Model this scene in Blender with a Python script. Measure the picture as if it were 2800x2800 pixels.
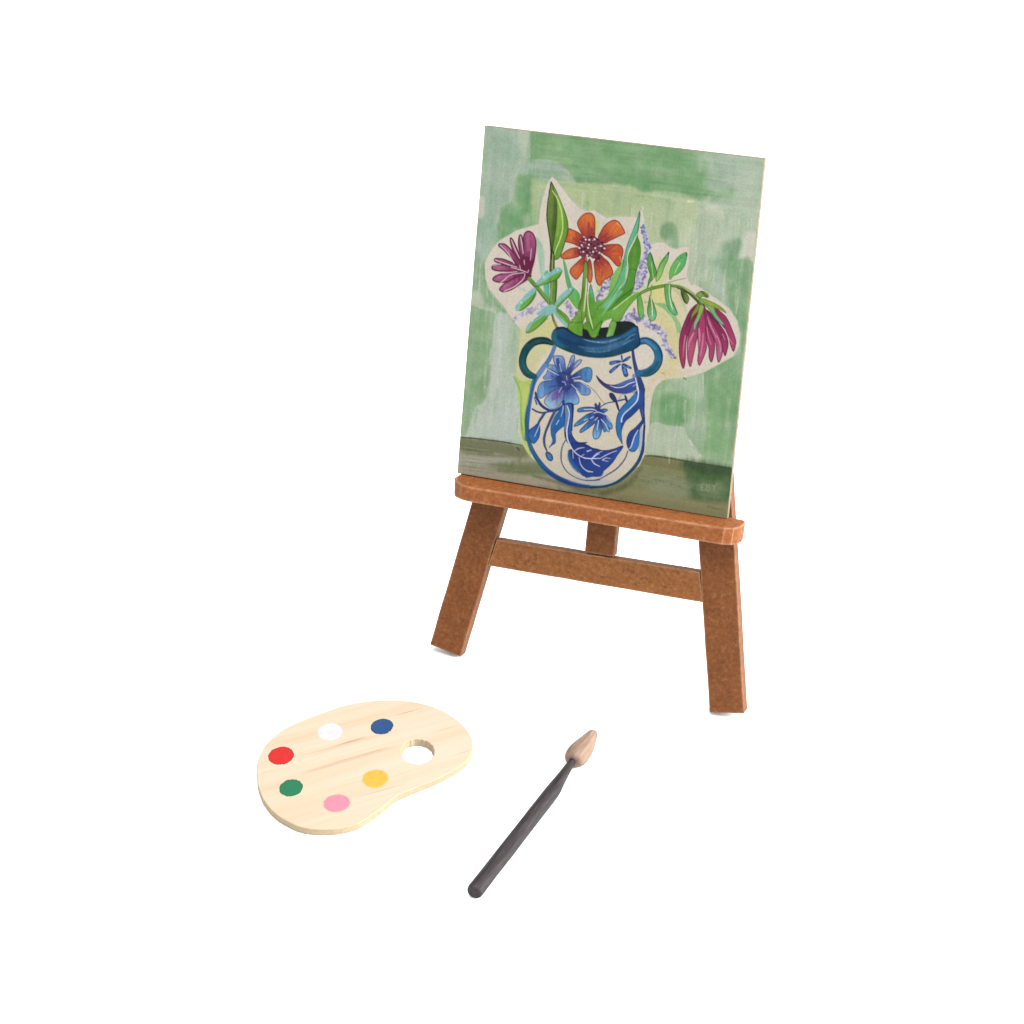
# Miniature easel with a small painting, a paint palette and a paintbrush on a white sweep.
import bpy, bmesh, math, random
import numpy as np
from mathutils import Vector, Matrix

MM = 0.001
M = [[0.9997375,-0.0229119,0.0],[0.00593,0.2587511,-0.9659258],[0.0221312,0.9656723,0.258819]]
K_O = [0.0,0.0,-48.6229]
K_C = [141.513,-447.6711,318.0361]
K_R = [[0.9355739,-0.1874134,0.2992955],[0.3529412,0.4684725,-0.8099173],[0.0115776,0.8633711,0.5044366]]
K_f = 5975.45
PALETTE = [[-59.19,-77.214],[-60.44,-74.634],[-61.378,-71.641],[-62.0,-67.435],[-61.837,-63.124],[-60.692,-58.748],[-58.293,-54.157],[-55.159,-49.62],[-51.433,-44.815],[-47.438,-41.219],[-42.093,-38.371],[-37.732,-37.037],[-33.634,-36.649],[-29.196,-37.124],[-24.583,-38.895],[-20.661,-41.447],[-17.52,-44.528],[-15.43,-47.969],[-14.558,-51.051],[-14.58,-54.711],[-15.893,-58.839],[-18.304,-63.614],[-21.398,-68.112],[-23.674,-71.507],[-24.887,-73.722],[-25.557,-76.45],[-26.68,-80.213],[-28.014,-84.121],[-29.53,-86.873],[-32.345,-89.409],[-35.832,-91.115],[-39.12,-91.936],[-42.95,-91.635],[-47.013,-90.261],[-50.49,-88.238],[-53.887,-85.161],[-56.85,-81.349]]
HOLE = [[-23.106,-54.009],[-22.859,-54.74],[-22.711,-55.488],[-22.666,-56.234],[-22.724,-56.96],[-22.884,-57.65],[-23.142,-58.285],[-23.491,-58.852],[-23.922,-59.336],[-24.426,-59.726],[-24.989,-60.013],[-25.599,-60.189],[-26.24,-60.251],[-26.897,-60.197],[-27.555,-60.028],[-28.198,-59.749],[-28.809,-59.364],[-29.375,-58.884],[-29.88,-58.32],[-30.313,-57.686],[-30.663,-56.996],[-30.921,-56.267],[-31.079,-55.518],[-31.135,-54.767],[-31.085,-54.032],[-30.931,-53.332],[-30.677,-52.685],[-30.328,-52.106],[-29.894,-51.611],[-29.384,-51.212],[-28.812,-50.92],[-28.193,-50.741],[-27.541,-50.681],[-26.873,-50.74],[-26.206,-50.917],[-25.557,-51.208],[-24.943,-51.604],[-24.377,-52.096],[-23.875,-52.67],[-23.448,-53.314]]
DOTS = {"blue":[[-36.768,-47.604],[-36.542,-48.094],[-36.388,-48.621],[-36.313,-49.169],[-36.318,-49.721],[-36.403,-50.261],[-36.564,-50.771],[-36.798,-51.238],[-37.096,-51.646],[-37.451,-51.984],[-37.85,-52.242],[-38.283,-52.412],[-38.736,-52.489],[-39.195,-52.471],[-39.648,-52.358],[-40.08,-52.153],[-40.478,-51.862],[-40.83,-51.495],[-41.126,-51.061],[-41.356,-50.574],[-41.514,-50.049],[-41.594,-49.501],[-41.593,-48.947],[-41.512,-48.404],[-41.353,-47.888],[-41.12,-47.416],[-40.821,-47.003],[-40.464,-46.66],[-40.061,-46.398],[-39.624,-46.226],[-39.167,-46.149],[-38.703,-46.17],[-38.247,-46.287],[-37.812,-46.496],[-37.414,-46.792],[-37.062,-47.166]],"white":[[-47.206,-54.553],[-46.964,-55.117],[-46.81,-55.709],[-46.747,-56.31],[-46.777,-56.903],[-46.899,-57.469],[-47.109,-57.992],[-47.401,-58.456],[-47.765,-58.847],[-48.191,-59.154],[-48.665,-59.367],[-49.175,-59.481],[-49.704,-59.491],[-50.237,-59.398],[-50.757,-59.204],[-51.25,-58.915],[-51.7,-58.538],[-52.093,-58.086],[-52.418,-57.572],[-52.665,-57.011],[-52.825,-56.42],[-52.894,-55.817],[-52.869,-55.22],[-52.751,-54.648],[-52.543,-54.119],[-52.252,-53.648],[-51.886,-53.251],[-51.456,-52.939],[-50.976,-52.723],[-50.46,-52.608],[-49.925,-52.6],[-49.387,-52.697],[-48.863,-52.897],[-48.368,-53.193],[-47.918,-53.576],[-47.527,-54.034]],"red":[[-54.327,-67.287],[-54.05,-67.826],[-53.854,-68.405],[-53.746,-69.006],[-53.728,-69.611],[-53.8,-70.201],[-53.961,-70.76],[-54.205,-71.27],[-54.524,-71.716],[-54.91,-72.084],[-55.349,-72.365],[-55.83,-72.549],[-56.338,-72.631],[-56.858,-72.609],[-57.373,-72.483],[-57.87,-72.256],[-58.332,-71.936],[-58.746,-71.532],[-59.099,-71.055],[-59.381,-70.521],[-59.582,-69.944],[-59.696,-69.343],[-59.72,-68.735],[-59.652,-68.14],[-59.495,-67.575],[-59.252,-67.058],[-58.932,-66.606],[-58.544,-66.231],[-58.1,-65.946],[-57.613,-65.76],[-57.099,-65.678],[-56.574,-65.703],[-56.054,-65.834],[-55.554,-66.066],[-55.09,-66.393],[-54.677,-66.804]],"green":[[-46.922,-77.835],[-46.662,-78.318],[-46.473,-78.84],[-46.362,-79.386],[-46.331,-79.94],[-46.382,-80.484],[-46.512,-81.002],[-46.717,-81.479],[-46.992,-81.901],[-47.327,-82.254],[-47.713,-82.528],[-48.138,-82.716],[-48.59,-82.811],[-49.054,-82.811],[-49.518,-82.716],[-49.966,-82.528],[-50.387,-82.253],[-50.766,-81.898],[-51.092,-81.476],[-51.356,-80.997],[-51.549,-80.477],[-51.665,-79.931],[-51.701,-79.376],[-51.654,-78.828],[-51.527,-78.305],[-51.323,-77.822],[-51.048,-77.395],[-50.711,-77.037],[-50.322,-76.758],[-49.892,-76.568],[-49.436,-76.472],[-48.966,-76.474],[-48.499,-76.573],[-48.047,-76.766],[-47.626,-77.047],[-47.247,-77.407]],"pink":[[-34.029,-79.292],[-33.797,-79.802],[-33.649,-80.35],[-33.59,-80.917],[-33.622,-81.487],[-33.744,-82.043],[-33.951,-82.567],[-34.238,-83.045],[-34.594,-83.461],[-35.011,-83.804],[-35.474,-84.064],[-35.971,-84.232],[-36.487,-84.303],[-37.005,-84.276],[-37.511,-84.152],[-37.989,-83.933],[-38.425,-83.626],[-38.806,-83.24],[-39.12,-82.787],[-39.357,-82.28],[-39.51,-81.734],[-39.574,-81.166],[-39.547,-80.594],[-39.43,-80.034],[-39.225,-79.504],[-38.939,-79.02],[-38.581,-78.597],[-38.161,-78.249],[-37.693,-77.986],[-37.191,-77.816],[-36.67,-77.745],[-36.146,-77.775],[-35.636,-77.904],[-35.156,-78.128],[-34.719,-78.442],[-34.34,-78.833]],"yellow":[[-29.365,-67.509],[-29.129,-68.073],[-28.982,-68.667],[-28.927,-69.274],[-28.966,-69.875],[-29.097,-70.453],[-29.317,-70.99],[-29.618,-71.47],[-29.991,-71.879],[-30.425,-72.204],[-30.907,-72.437],[-31.423,-72.569],[-31.957,-72.598],[-32.493,-72.522],[-33.016,-72.343],[-33.509,-72.066],[-33.957,-71.7],[-34.348,-71.256],[-34.669,-70.746],[-34.91,-70.186],[-35.063,-69.593],[-35.124,-68.984],[-35.091,-68.379],[-34.964,-67.795],[-34.747,-67.252],[-34.446,-66.765],[-34.071,-66.349],[-33.633,-66.019],[-33.145,-65.783],[-32.623,-65.65],[-32.083,-65.622],[-31.541,-65.703],[-31.014,-65.887],[-30.519,-66.17],[-30.07,-66.543],[-29.682,-66.994]]}
K_tk = 1.75
BRUSH = [[4.966,-99.165,2.0],[8.817,-59.165,2.0],[9.399,-45.937,2.2],[9.908,-41.825,2.6],[10.516,-33.288,2.6]]
GRL_A = [-60.466,-74.128]
GRL_B = [-40.734,-52.634]
GRL = [[[-60.493,-74.397],[-57.577,-71.177],0.22,0.8],[[-58.511,-78.066],[-55.353,-74.421],0.28,0.7],[[-37.914,-44.996],[-32.953,-37.497],0.22,0.95],[[-54.01,-69.249],[-39.926,-54.46],0.18,0.5],[[-46.391,-61.529],[-41.123,-54.666],0.25,0.7],[[-45.937,-69.42],[-33.05,-56.256],0.3,0.55],[[-50.282,-73.697],[-31.398,-56.393],0.7,0.3],[[-18.688,-53.469],[-14.97,-49.373],0.2,0.8],[[-20.107,-59.99],[-18.227,-57.703],0.25,0.7],[[-43.771,-60.229],[-40.56,-52.296],0.2,0.5],[[-34.386,-77.469],[-24.513,-68.085],0.25,0.35],[[-26.402,-48.577],[-21.314,-40.616],0.4,0.25],[[-49.936,-66.338],[-34.726,-48.639],0.5,0.25],[[-54.971,-83.606],[-50.904,-79.003],0.4,0.25]]
# M : rows = world axes expressed in the easel plane frame (u along ledge, v up the frame, w to the viewer), mm
OPS = [
["bg",[163,184,155]],
["p",[-111,-59,1206,-28,1222,673,886,844,842,1690,533,1950,563,2840,310,4073,-118,4130,-40,1350],[146,173,148],0.9,1.113,None,0,None,None,1],
["p",[-30,65,130,3,195,1323,45,1786],[158,183,152],0.6,1.113,None,0,None,None,1],
["p",[834,-9,1158,-44,1199,675,955,836,960,351],[165,184,155],0.7,0.928,None,0,None,None,1],
["p",[-32,1728,135,1730,149,2175,-28,2197],[186,190,165],0.8,0.557,None,0,None,None,1],
["p",[1180,-68,2677,-125,3809,-185,3925,1014,3224,1064,2468,1099,2237,841,1942,656,1595,674,1243,648],[119,161,112],0.95,0.519,None,0,None,None,0],
["p",[1208,-6,1531,-42,2254,271,2185,781,1777,631,1262,602],[128,167,118],0.7,2.226,None,0,None,None,1],
["p",[3066,-124,4696,-91,5763,-104,6266,74,6147,408,5986,769,5705,1061,5493,1162,5148,1063,4586,1055,4140,1119,3224,1053],[119,161,112],0.95,1.299,None,0,None,None,1],
["p",[3170,732,4326,706,5226,730,5578,904,5491,1141,5148,1063,4360,1049,3222,1032],[106,152,101],0.7,2.226,None,0,None,None,1],
["p",[5364,-101,6997,-52,7017,946,6583,998,5918,971,5644,466],[158,180,152],0.85,2.597,None,0,None,None,1],
["p",[5721,136,6271,116,6235,826,5920,992],[145,170,148],0.6,2.968,None,0,None,None,1],
["p",[5870,934,6383,765,6252,995,5824,1133],[125,163,118],0.6,1.855,None,0,None,None,1],
["s",[1056,912,1326,793,1647,734,1954,786,2199,933,2425,1126],[2.783,2.551,2.319,1.623,1.159,0.464],[153,176,155],0.85,0.696,0.3],
["p",[1287,885,1841,821,2174,914,2090,1012,1636,1131,1349,1054],[142,168,148],0.7,1.484,None,0,None,None,1],
["p",[934,1125,1303,1060,1636,1131,1734,1185,1623,1507,1615,2195,1387,2268,647,2718,580,1944,865,1687],[128,165,118],0.9,0.742,None,0,None,None,1],
["p",[934,1125,1328,1079,1373,1847,1104,1991,958,1676],[110,157,106],0.9,1.484,None,0,None,None,1],
["p",[580,1944,1067,1840,1138,2388,737,2661,563,2840,562,2281],[108,156,106],0.85,1.484,None,0,None,None,1],
["p",[1338,1188,1688,1191,1562,1603,1599,2152,1449,2171],[160,180,133],0.8,1.113,None,0,None,None,1],
["p",[1958,1093,2467,1088,3245,1051,3927,1035,3994,1725,3296,1832,2734,1726,2367,1506],[163,182,132],0.95,0.928,None,0,None,None,1],
["p",[3223,1042,4141,1129,4586,1055,5150,1084,5495,1183,5569,1250,5533,1557,5533,1990,4921,2155,4440,2325,4288,1929,4185,1570,3838,1744,3250,1816],[165,182,135],0.9,1.113,None,0,None,None,1],
["p",[2814,1343,3483,1153,3842,1328,3875,1674,3315,1786,2981,1652],[156,177,130],0.7,2.226,None,0,None,None,1],
["p",[3110,1307,3923,1210,4615,1344,4413,1586,3151,1740],[158,178,130],0.6,2.226,None,0,None,None,1],
["p",[4223,1500,5269,1156,5699,1428,5588,2092,4923,2176,4440,2325],[160,180,140],0.6,2.226,None,0,None,None,1],
["p",[4666,1860,4880,1746,5046,1834,5112,2043,5142,2345,4938,2327,4791,2215,4663,2056],[124,161,118],0.9,0.742,None,0,None,None,1],
["p",[5707,1298,5901,1231,6089,1337,6190,1454,5925,1465],[192,198,175],0.8,0.928,None,0,None,None,1],
["s",[5274,1199,5406,1183],[0.696,0.371],[196,205,160],0.8,0.278,0],
["p",[5622,1330,6192,1476,6138,2022,5842,2386,5709,3276,5487,3306,5422,2222,5555,1771],[161,180,150],0.8,2.226,None,0,None,None,1],
["p",[5102,1718,5434,1677,5595,2156,5499,2321,5205,2293],[176,192,155],0.6,1.484,None,0,None,None,1],
["s",[5274,1871,5294,2238],[0.325,0.139],[198,205,178],0.45,0.325,0.6],
["s",[5356,1795,5384,2248],[0.325,0.139],[198,205,178],0.45,0.325,0.6],
["s",[5168,1928,5172,2145],[0.325,0.139],[198,205,178],0.45,0.325,0.6],
["s",[6770,1512,6797,1939],[0.325,0.139],[198,205,178],0.45,0.325,0.6],
["s",[6443,1337,6492,1978],[0.325,0.139],[198,205,178],0.45,0.325,0.6],
["s",[6541,1433,6569,1860],[0.325,0.139],[198,205,178],0.45,0.325,0.6],
["s",[6694,1629,6744,2270],[0.325,0.139],[198,205,178],0.45,0.325,0.6],
["s",[6845,1395,6873,1822],[0.325,0.139],[198,205,178],0.45,0.325,0.6],
["s",[6192,1476,6197,1691],[0.325,0.139],[198,205,178],0.45,0.325,0.6],
["s",[6362,1412,6401,1946],[0.325,0.139],[198,205,178],0.45,0.325,0.6],
["p",[6671,1826,6992,1742,7036,2362,6871,2469,6623,2415],[190,196,175],0.85,1.113,None,0,None,None,1],
["p",[6230,2054,6639,1937,6623,2415,6956,2437,7028,3317,6283,3417,6326,2758,6193,2340],[130,166,128],0.9,1.484,None,0,None,None,1],
["p",[6340,2040,6599,1986,6574,2378,6404,2443],[120,158,120],0.6,1.484,None,0,None,None,1],
["s",[6380,2642,6382,3295],[1.391,1.391],[150,178,158],0.8,0.696,0.4],
["p",[5865,2622,7003,2474,7012,4433,6994,5316,7023,6867,6357,6973,6132,5222,6794,4684,6836,4239,6703,3819,6214,3405,5743,3184],[124,163,119],0.95,1.484,None,0,None,None,1],
["p",[5367,2578,5898,2509,6261,2788,6416,3203,6399,3467,5931,3268,5458,3025],[160,180,150],0.9,1.855,None,0,None,None,1],
["s",[6195,2579,6195,3014,6445,3483],[2.087,1.855,1.159],[152,178,155],0.7,1.159,0.4],
["s",[6690,2645,6724,3598,6924,4446],[1.391,1.391,0.696],[135,170,125],0.7,0.928,0.5],
["s",[6916,2485,6986,3562,6992,4876],[0.696,0.696,0.464],[155,180,140],0.5,0.464,0.5],
["p",[4787,5868,4946,5620,5208,5496,5653,5404,6063,5210,6794,4684,6994,5316,7023,6867,4873,7207],[134,168,124],0.95,1.113,None,0,None,None,1],
["p",[5210,5514,5655,5415,6001,5264,6110,5670,5794,5896,5452,5880,5148,5814],[150,178,142],0.8,1.855,None,0,None,None,1],
["p",[5087,5890,5449,5858,5687,5956,5754,6394,5590,6576,5178,6572,5016,6327],[110,157,105],0.9,1.855,None,0,None,None,1],
["p",[6059,5166,6688,4743,6994,5316,7051,6711,6475,6802,6333,6082,6133,5666],[118,160,113],0.8,1.484,None,0,None,None,1],
["s",[6046,5257,6099,5783],[0.464,0.232],[190,196,165],0.8,0.278,0.3],
["s",[5932,5474,6067,6346,6097,6861],[2.087,2.551,2.551],[150,176,145],0.75,1.159,0.5],
["p",[4819,6819,4973,6600,5306,6635,5720,6614,5804,6795,6070,7055,6220,7247,6261,7434,5672,7442,5340,7409,4794,7474],[166,183,155],0.95,0.427,None,0,None,None,1],
["p",[5752,6502,6223,6429,6271,6894,6199,7250,5975,6984,5804,6795],[146,172,138],0.8,1.067,None,0,None,None,1],
["p",[6268,5397,6882,5306,6887,6583,6950,7388,6327,7445,6237,7201,6334,6455],[120,162,112],0.85,1.422,None,0,None,None,1],
["s",[6776,6344,6783,7028,6754,7376],[1.111,1.111,0.889],[150,178,138],0.6,0.667,0.5],
["s",[6175,7232,6227,7418],[0.311,0.489],[200,205,175],0.8,0.222,0],
["s",[5881,6912,5958,7029],[0.533,0.444],[190,198,185],0.7,0.311,0],
["p",[-27,3344,292,3302,358,3790,518,3995,879,4308,1146,4634,1373,4919,1332,5129,1330,5927,663,6255,657,5339,679,4471,338,4405,-13,4521,-74,4074],[136,168,128],0.9,1.113,None,0,None,None,1],
["p",[-27,4068,288,4094,320,4475,-9,4566],[176,188,160],0.8,0.742,None,0,None,None,1],
["s",[12,3384,21,4062],[0.232,0.186],[180,192,165],0.5,0.232,0.6],
["s",[88,3374,97,4051],[0.232,0.186],[180,192,165],0.5,0.232,0.6],
["s",[178,3362,187,4039],[0.232,0.186],[180,192,165],0.5,0.232,0.6],
["s",[272,3350,334,3793,608,4209,891,4442],[0.371,0.51,0.649,0.464],[112,155,108],0.7,0.51,0.3],
["p",[-40,4479,344,4472,686,4561,657,5339,692,6021,621,6606,475,6882,340,6995,234,7475,13,7742,-38,5668],[133,167,124],0.95,0.594,None,0,None,None,1],
["p",[416,6176,674,6092,621,6606,422,6821,225,6781],[120,158,112],0.6,1.484,None,0,None,None,1],
["p",[686,4561,1040,4512,1322,5017,1328,5904,1440,6368,1587,7496,-16,7980,174,7624,336,6949,607,6723,668,6024,657,5339],[170,186,167],0.95,0.594,None,0,None,None,1],
["p",[1040,4512,1373,4919,1344,5811,1155,5838,1063,5054],[155,178,148],0.8,1.113,None,0,None,None,1],
["s",[804,4545,842,5541,869,6684],[0.928,1.159,1.391],[182,196,185],0.5,0.696,0.6],
["s",[1232,6170,1374,7529],[0.696,0.696],[160,182,160],0.5,0.464,0.6],
["s",[1460,7099,1510,7533],[0.311,0.222],[120,165,100],0.6,0.444,0],
["p",[732,6658,1413,6555,1652,7710,825,7751],[168,186,168],0.5,2.133,None,0,None,None,1],
["p",[-50,7780,7050,7700,7050,8750,-50,8750],[128,128,94],1,0.3,None,0,None,None,0],
["p",[-46,7777,358,7725,775,7715,1191,7705,1652,7714,2201,7711,2753,8773,3958,8794,3962,8838,-477,8969,-105,8346],[140,142,110],1,0.178,None,0,None,None,0],
["p",[3456,8922,3697,7649,4773,7482,5013,7450,5452,7430,5891,7440,6392,7435,6955,7437,7105,7427,7046,8929,5821,8920,3456,8922],[122,126,84],1,0.178,None,0,None,None,0],
["p",[-34,7786,777,7737,1653,7732,1856,7943,1546,8082,628,8162,-7,8106],[104,108,72],0.8,1.422,None,0,None,None,1],
["s",[-16,7772,359,7736,776,7719,1191,7707,1652,7714],[0.267,0.356,0.311,0.4,0.222],[62,78,55],0.9,0.178,0.2],
["p",[11,8327,859,8147,1546,8082,1102,8286,22,8460],[152,150,132],0.8,1.422,None,0,None,None,1],
["p",[920,8316,2121,8100,2372,8348,1583,8498,1234,8466],[98,110,66],0.8,1.778,None,0,None,None,1],
["p",[-38,8582,1121,8506,2493,8417,2967,8627,1600,8696,21,8730],[160,153,124],0.8,1.422,None,0,None,None,1],
["s",[2038,8447,2729,8511,3873,8654],[0.667,0.889,0.889],[98,96,60],0.6,0.667,0.3],
["s",[1521,7797,1583,7843],[0.356,0.356],[50,60,35],0.6,0.178,0],
["s",[5,7970,657,7956],[0.222,0.133],[90,96,62],0.35,0.267,0.7],
["s",[95,8009,801,7987],[0.222,0.133],[165,160,140],0.35,0.267,0.7],
["s",[185,8049,945,8017],[0.222,0.133],[90,96,62],0.35,0.267,0.7],
["s",[67,8121,1089,8048],[0.222,0.133],[165,160,140],0.35,0.267,0.7],
["s",[157,8161,1232,8078],[0.222,0.133],[90,96,62],0.35,0.267,0.7],
["s",[39,8233,691,8219],[0.222,0.133],[165,160,140],0.35,0.267,0.7],
["s",[128,8273,835,8249],[0.222,0.133],[90,96,62],0.35,0.267,0.7],
["s",[218,8312,979,8279],[0.222,0.133],[165,160,140],0.35,0.267,0.7],
["s",[100,8385,1123,8310],[0.222,0.133],[90,96,62],0.35,0.267,0.7],
["s",[190,8424,1267,8340],[0.222,0.133],[165,160,140],0.35,0.267,0.7],
["s",[72,8497,725,8481],[0.222,0.133],[90,96,62],0.35,0.267,0.7],
["s",[162,8536,869,8512],[0.222,0.133],[165,160,140],0.35,0.267,0.7],
["s",[252,8576,1013,8542],[0.222,0.133],[90,96,62],0.35,0.267,0.7],
["s",[134,8649,1157,8572],[0.222,0.133],[165,160,140],0.35,0.267,0.7],
["p",[4796,7496,5892,7450,5885,7820,5280,7918,4736,7789],[118,122,78],0.7,1.422,None,0,None,None,1],
["p",[5806,7464,6978,7448,6979,8289,6026,8340,5918,7923],[78,102,60],0.95,2.133,None,0,None,None,1],
["p",[5849,7457,6978,7448,6972,7600,6131,7650],[62,90,58],0.8,1.067,None,0,None,None,1],
["p",[6165,7991,6805,7864,6836,8162,6325,8268],[110,128,85],0.7,1.778,None,0,None,None,1],
["p",[3563,8617,4876,8312,5987,8390,6986,8353,7003,8719,5585,8763,3575,8747],[136,134,90],0.8,1.422,None,0,None,None,1],
["p",[5063,7954,5832,7937,5983,8347,5105,8384],[126,134,98],0.7,2.133,None,0,None,None,1],
["s",[4795,7478,5012,7444,5452,7430,5891,7440,6392,7439,6955,7439],[0.222,0.4,0.4,0.311,0.356,0.311],[58,74,48],0.85,0.222,0.2],
["s",[5853,7500,6959,7473],[0.667,0.444],[58,86,56],0.6,0.667,0],
["s",[3789,8624,4428,8276,4736,7789],[1.333,1.333,0.889],[88,86,50],0.6,1.111,0.3],
["s",[3828,7848,4074,7841],[0.267,0.133],[80,88,50],0.35,0.311,0.7],
["s",[4306,7917,4551,7910],[0.267,0.133],[150,150,115],0.35,0.311,0.7],
["s",[4782,7986,5025,7979],[0.267,0.133],[95,110,70],0.35,0.311,0.7],
["s",[5256,8055,5498,8048],[0.267,0.133],[80,88,50],0.35,0.311,0.7],
["s",[5728,8124,5968,8117],[0.267,0.133],[150,150,115],0.35,0.311,0.7],
["s",[6197,8192,6436,8185],[0.267,0.133],[95,110,70],0.35,0.311,0.7],
["s",[4056,8694,4302,8686],[0.267,0.133],[80,88,50],0.35,0.311,0.7],
["s",[4447,7855,4691,7848],[0.267,0.133],[150,150,115],0.35,0.311,0.7],
["s",[4923,7924,5165,7917],[0.267,0.133],[95,110,70],0.35,0.311,0.7],
["s",[5396,7993,5637,7986],[0.267,0.133],[80,88,50],0.35,0.311,0.7],
["s",[5866,8062,6106,8055],[0.267,0.133],[150,150,115],0.35,0.311,0.7],
["s",[6335,8130,6573,8123],[0.267,0.133],[95,110,70],0.35,0.311,0.7],
["s",[4198,8631,4444,8623],[0.267,0.133],[80,88,50],0.35,0.311,0.7],
["s",[4588,7793,4832,7786],[0.267,0.133],[150,150,115],0.35,0.311,0.7],
["s",[5063,7862,5305,7856],[0.267,0.133],[95,110,70],0.35,0.311,0.7],
["s",[5535,7931,5776,7924],[0.267,0.133],[80,88,50],0.35,0.311,0.7],
["s",[6004,8000,6244,7993],[0.267,0.133],[150,150,115],0.35,0.311,0.7],
["s",[6472,8068,6710,8061],[0.267,0.133],[95,110,70],0.35,0.311,0.7],
["s",[4340,8568,4585,8560],[0.267,0.133],[80,88,50],0.35,0.311,0.7],
["s",[4729,7731,4972,7724],[0.267,0.133],[150,150,115],0.35,0.311,0.7],
["s",[5202,7800,5444,7794],[0.267,0.133],[95,110,70],0.35,0.311,0.7],
["s",[5673,7869,5914,7863],[0.267,0.133],[80,88,50],0.35,0.311,0.7],
["s",[6282,7961,6346,7940],[0.2,0.2],[160,170,140],0.4,0.178,0],
["s",[6273,7973,6303,8098,6370,8076],[0.2,0.2],[160,170,140],0.4,0.178,0],
["s",[6289,8031,6342,8016],[0.2,0.2],[160,170,140],0.4,0.178,0],
["s",[6400,7941,6426,8082,6498,8045,6482,7999,6424,8003,6479,7965,6453,7926,6400,7941],[0.2,0.2],[160,170,140],0.4,0.178,0],
["s",[6527,7910,6599,7967,6597,8061],[0.2,0.2],[160,170,140],0.4,0.178,0],
["s",[6665,7876,6599,7967],[0.2,0.2],[160,170,140],0.4,0.178,0],
["s",[3176,4340,3205,5002],[0.96,0.58],[160,184,155],0.23,0.78,0.75],
["s",[3335,4860,3302,5153],[0.94,0.56],[178,194,166],0.37,0.72,0.75],
["s",[385,6948,397,7631],[1.18,0.71],[160,184,155],0.33,0.8,0.75],
["s",[530,1101,527,1741],[1.12,0.67],[172,190,150],0.29,0.81,0.75],
["s",[3630,4945,3642,5395],[1.19,0.72],[124,164,120],0.28,0.63,0.75],
["s",[6435,1552,6419,1879],[1.31,0.79],[160,184,155],0.2,0.76,0.75],
["s",[2823,6252,2838,6645],[1.55,0.93],[172,190,150],0.23,0.86,0.75],
["s",[456,3251,466,3805],[0.9,0.54],[160,184,155],0.37,0.46,0.75],
["s",[693,2921,663,3603],[1.31,0.79],[186,199,176],0.35,0.31,0.75],
["s",[3262,3948,3237,4489],[0.63,0.38],[160,184,155],0.36,0.38,0.75],
["s",[4477,1717,4506,2128],[0.66,0.39],[112,155,110],0.41,0.66,0.75],
["s",[6886,1175,6897,1469],[1.6,0.96],[160,184,155],0.2,0.89,0.75],
["s",[1550,2508,1541,3094],[0.79,0.48],[112,155,110],0.2,0.43,0.75],
["s",[4429,1104,4466,1488],[1.15,0.69],[178,194,166],0.3,0.64,0.75],
["s",[5992,2195,6001,2472],[1.49,0.89],[172,190,150],0.35,0.4,0.75],
["s",[4377,4363,4385,4906],[0.87,0.52],[124,164,120],0.28,0.36,0.75],
["s",[363,7009,357,7328],[1.25,0.75],[112,155,110],0.4,0.59,0.75],
["s",[3637,6617,3641,7306],[0.55,0.33],[124,164,120],0.38,0.67,0.75],
["s",[2005,6737,1998,7039],[0.42,0.25],[112,155,110],0.24,0.33,0.75],
["s",[2017,4149,2049,4835],[0.51,0.31],[178,194,166],0.42,0.69,0.75],
["s",[4800,4688,4798,4959],[0.44,0.27],[186,199,176],0.27,0.49,0.75],
["s",[328,4791,314,5029],[0.48,0.29],[112,155,110],0.42,0.35,0.75],
["s",[3813,5444,3784,6094],[1.28,0.77],[150,178,160],0.41,0.5,0.75],
["s",[678,4015,640,4254],[1.43,0.86],[172,190,150],0.3,0.31,0.75],
["s",[4603,3448,4615,3654],[0.49,0.29],[186,199,176],0.42,0.83,0.75],
["s",[5052,3325,5049,3892],[1.1,0.66],[124,164,120],0.31,0.61,0.75],
["s",[3599,3002,3568,3245],[0.43,0.26],[150,178,160],0.37,0.7,0.75],
["s",[3407,6566,3383,6950],[0.57,0.34],[160,184,155],0.22,0.84,0.75],
["s",[4588,3617,4568,4263],[0.79,0.48],[150,178,160],0.33,0.78,0.75],
["s",[5231,2288,5208,2595],[0.66,0.4],[112,155,110],0.21,0.51,0.75],
["s",[6190,1336,6164,1568],[1.58,0.95],[172,190,150],0.29,0.47,0.75],
["s",[1556,3510,1573,4023],[0.99,0.6],[112,155,110],0.38,0.67,0.75],
["s",[2278,6169,2295,6508],[1.13,0.68],[150,178,160],0.32,0.49,0.75],
["s",[5482,1185,5504,1452],[0.95,0.57],[186,199,176],0.24,0.77,0.75],
["s",[5519,7172,5531,7430],[0.53,0.32],[160,184,155],0.37,0.88,0.75],
["s",[4755,2217,4775,2655],[0.61,0.37],[186,199,176],0.31,0.32,0.75],
["s",[1640,5792,1649,6262],[1.54,0.92],[160,184,155],0.36,0.54,0.75],
["s",[5485,6697,5476,6940],[1.52,0.91],[150,178,160],0.29,0.42,0.75],
["s",[6134,1004,6158,1479],[1.18,0.71],[160,184,155],0.41,0.58,0.75],
["s",[4529,2190,4563,2751],[1.38,0.83],[150,178,160],0.21,0.45,0.75],
["s",[2754,1567,2734,1922],[1.57,0.94],[112,155,110],0.35,0.31,0.75],
["s",[3532,1245,3531,1616],[0.91,0.54],[112,155,110],0.19,0.79,0.75],
["s",[536,6016,569,6302],[0.8,0.48],[172,190,150],0.29,0.9,0.75],
["s",[6224,4143,6230,4682],[0.93,0.56],[124,164,120],0.35,0.75,0.75],
["s",[3088,4357,3090,4972],[1.07,0.64],[178,194,166],0.38,0.64,0.75],
["s",[2220,3252,2204,3875],[1.48,0.89],[178,194,166],0.21,0.63,0.75],
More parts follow.
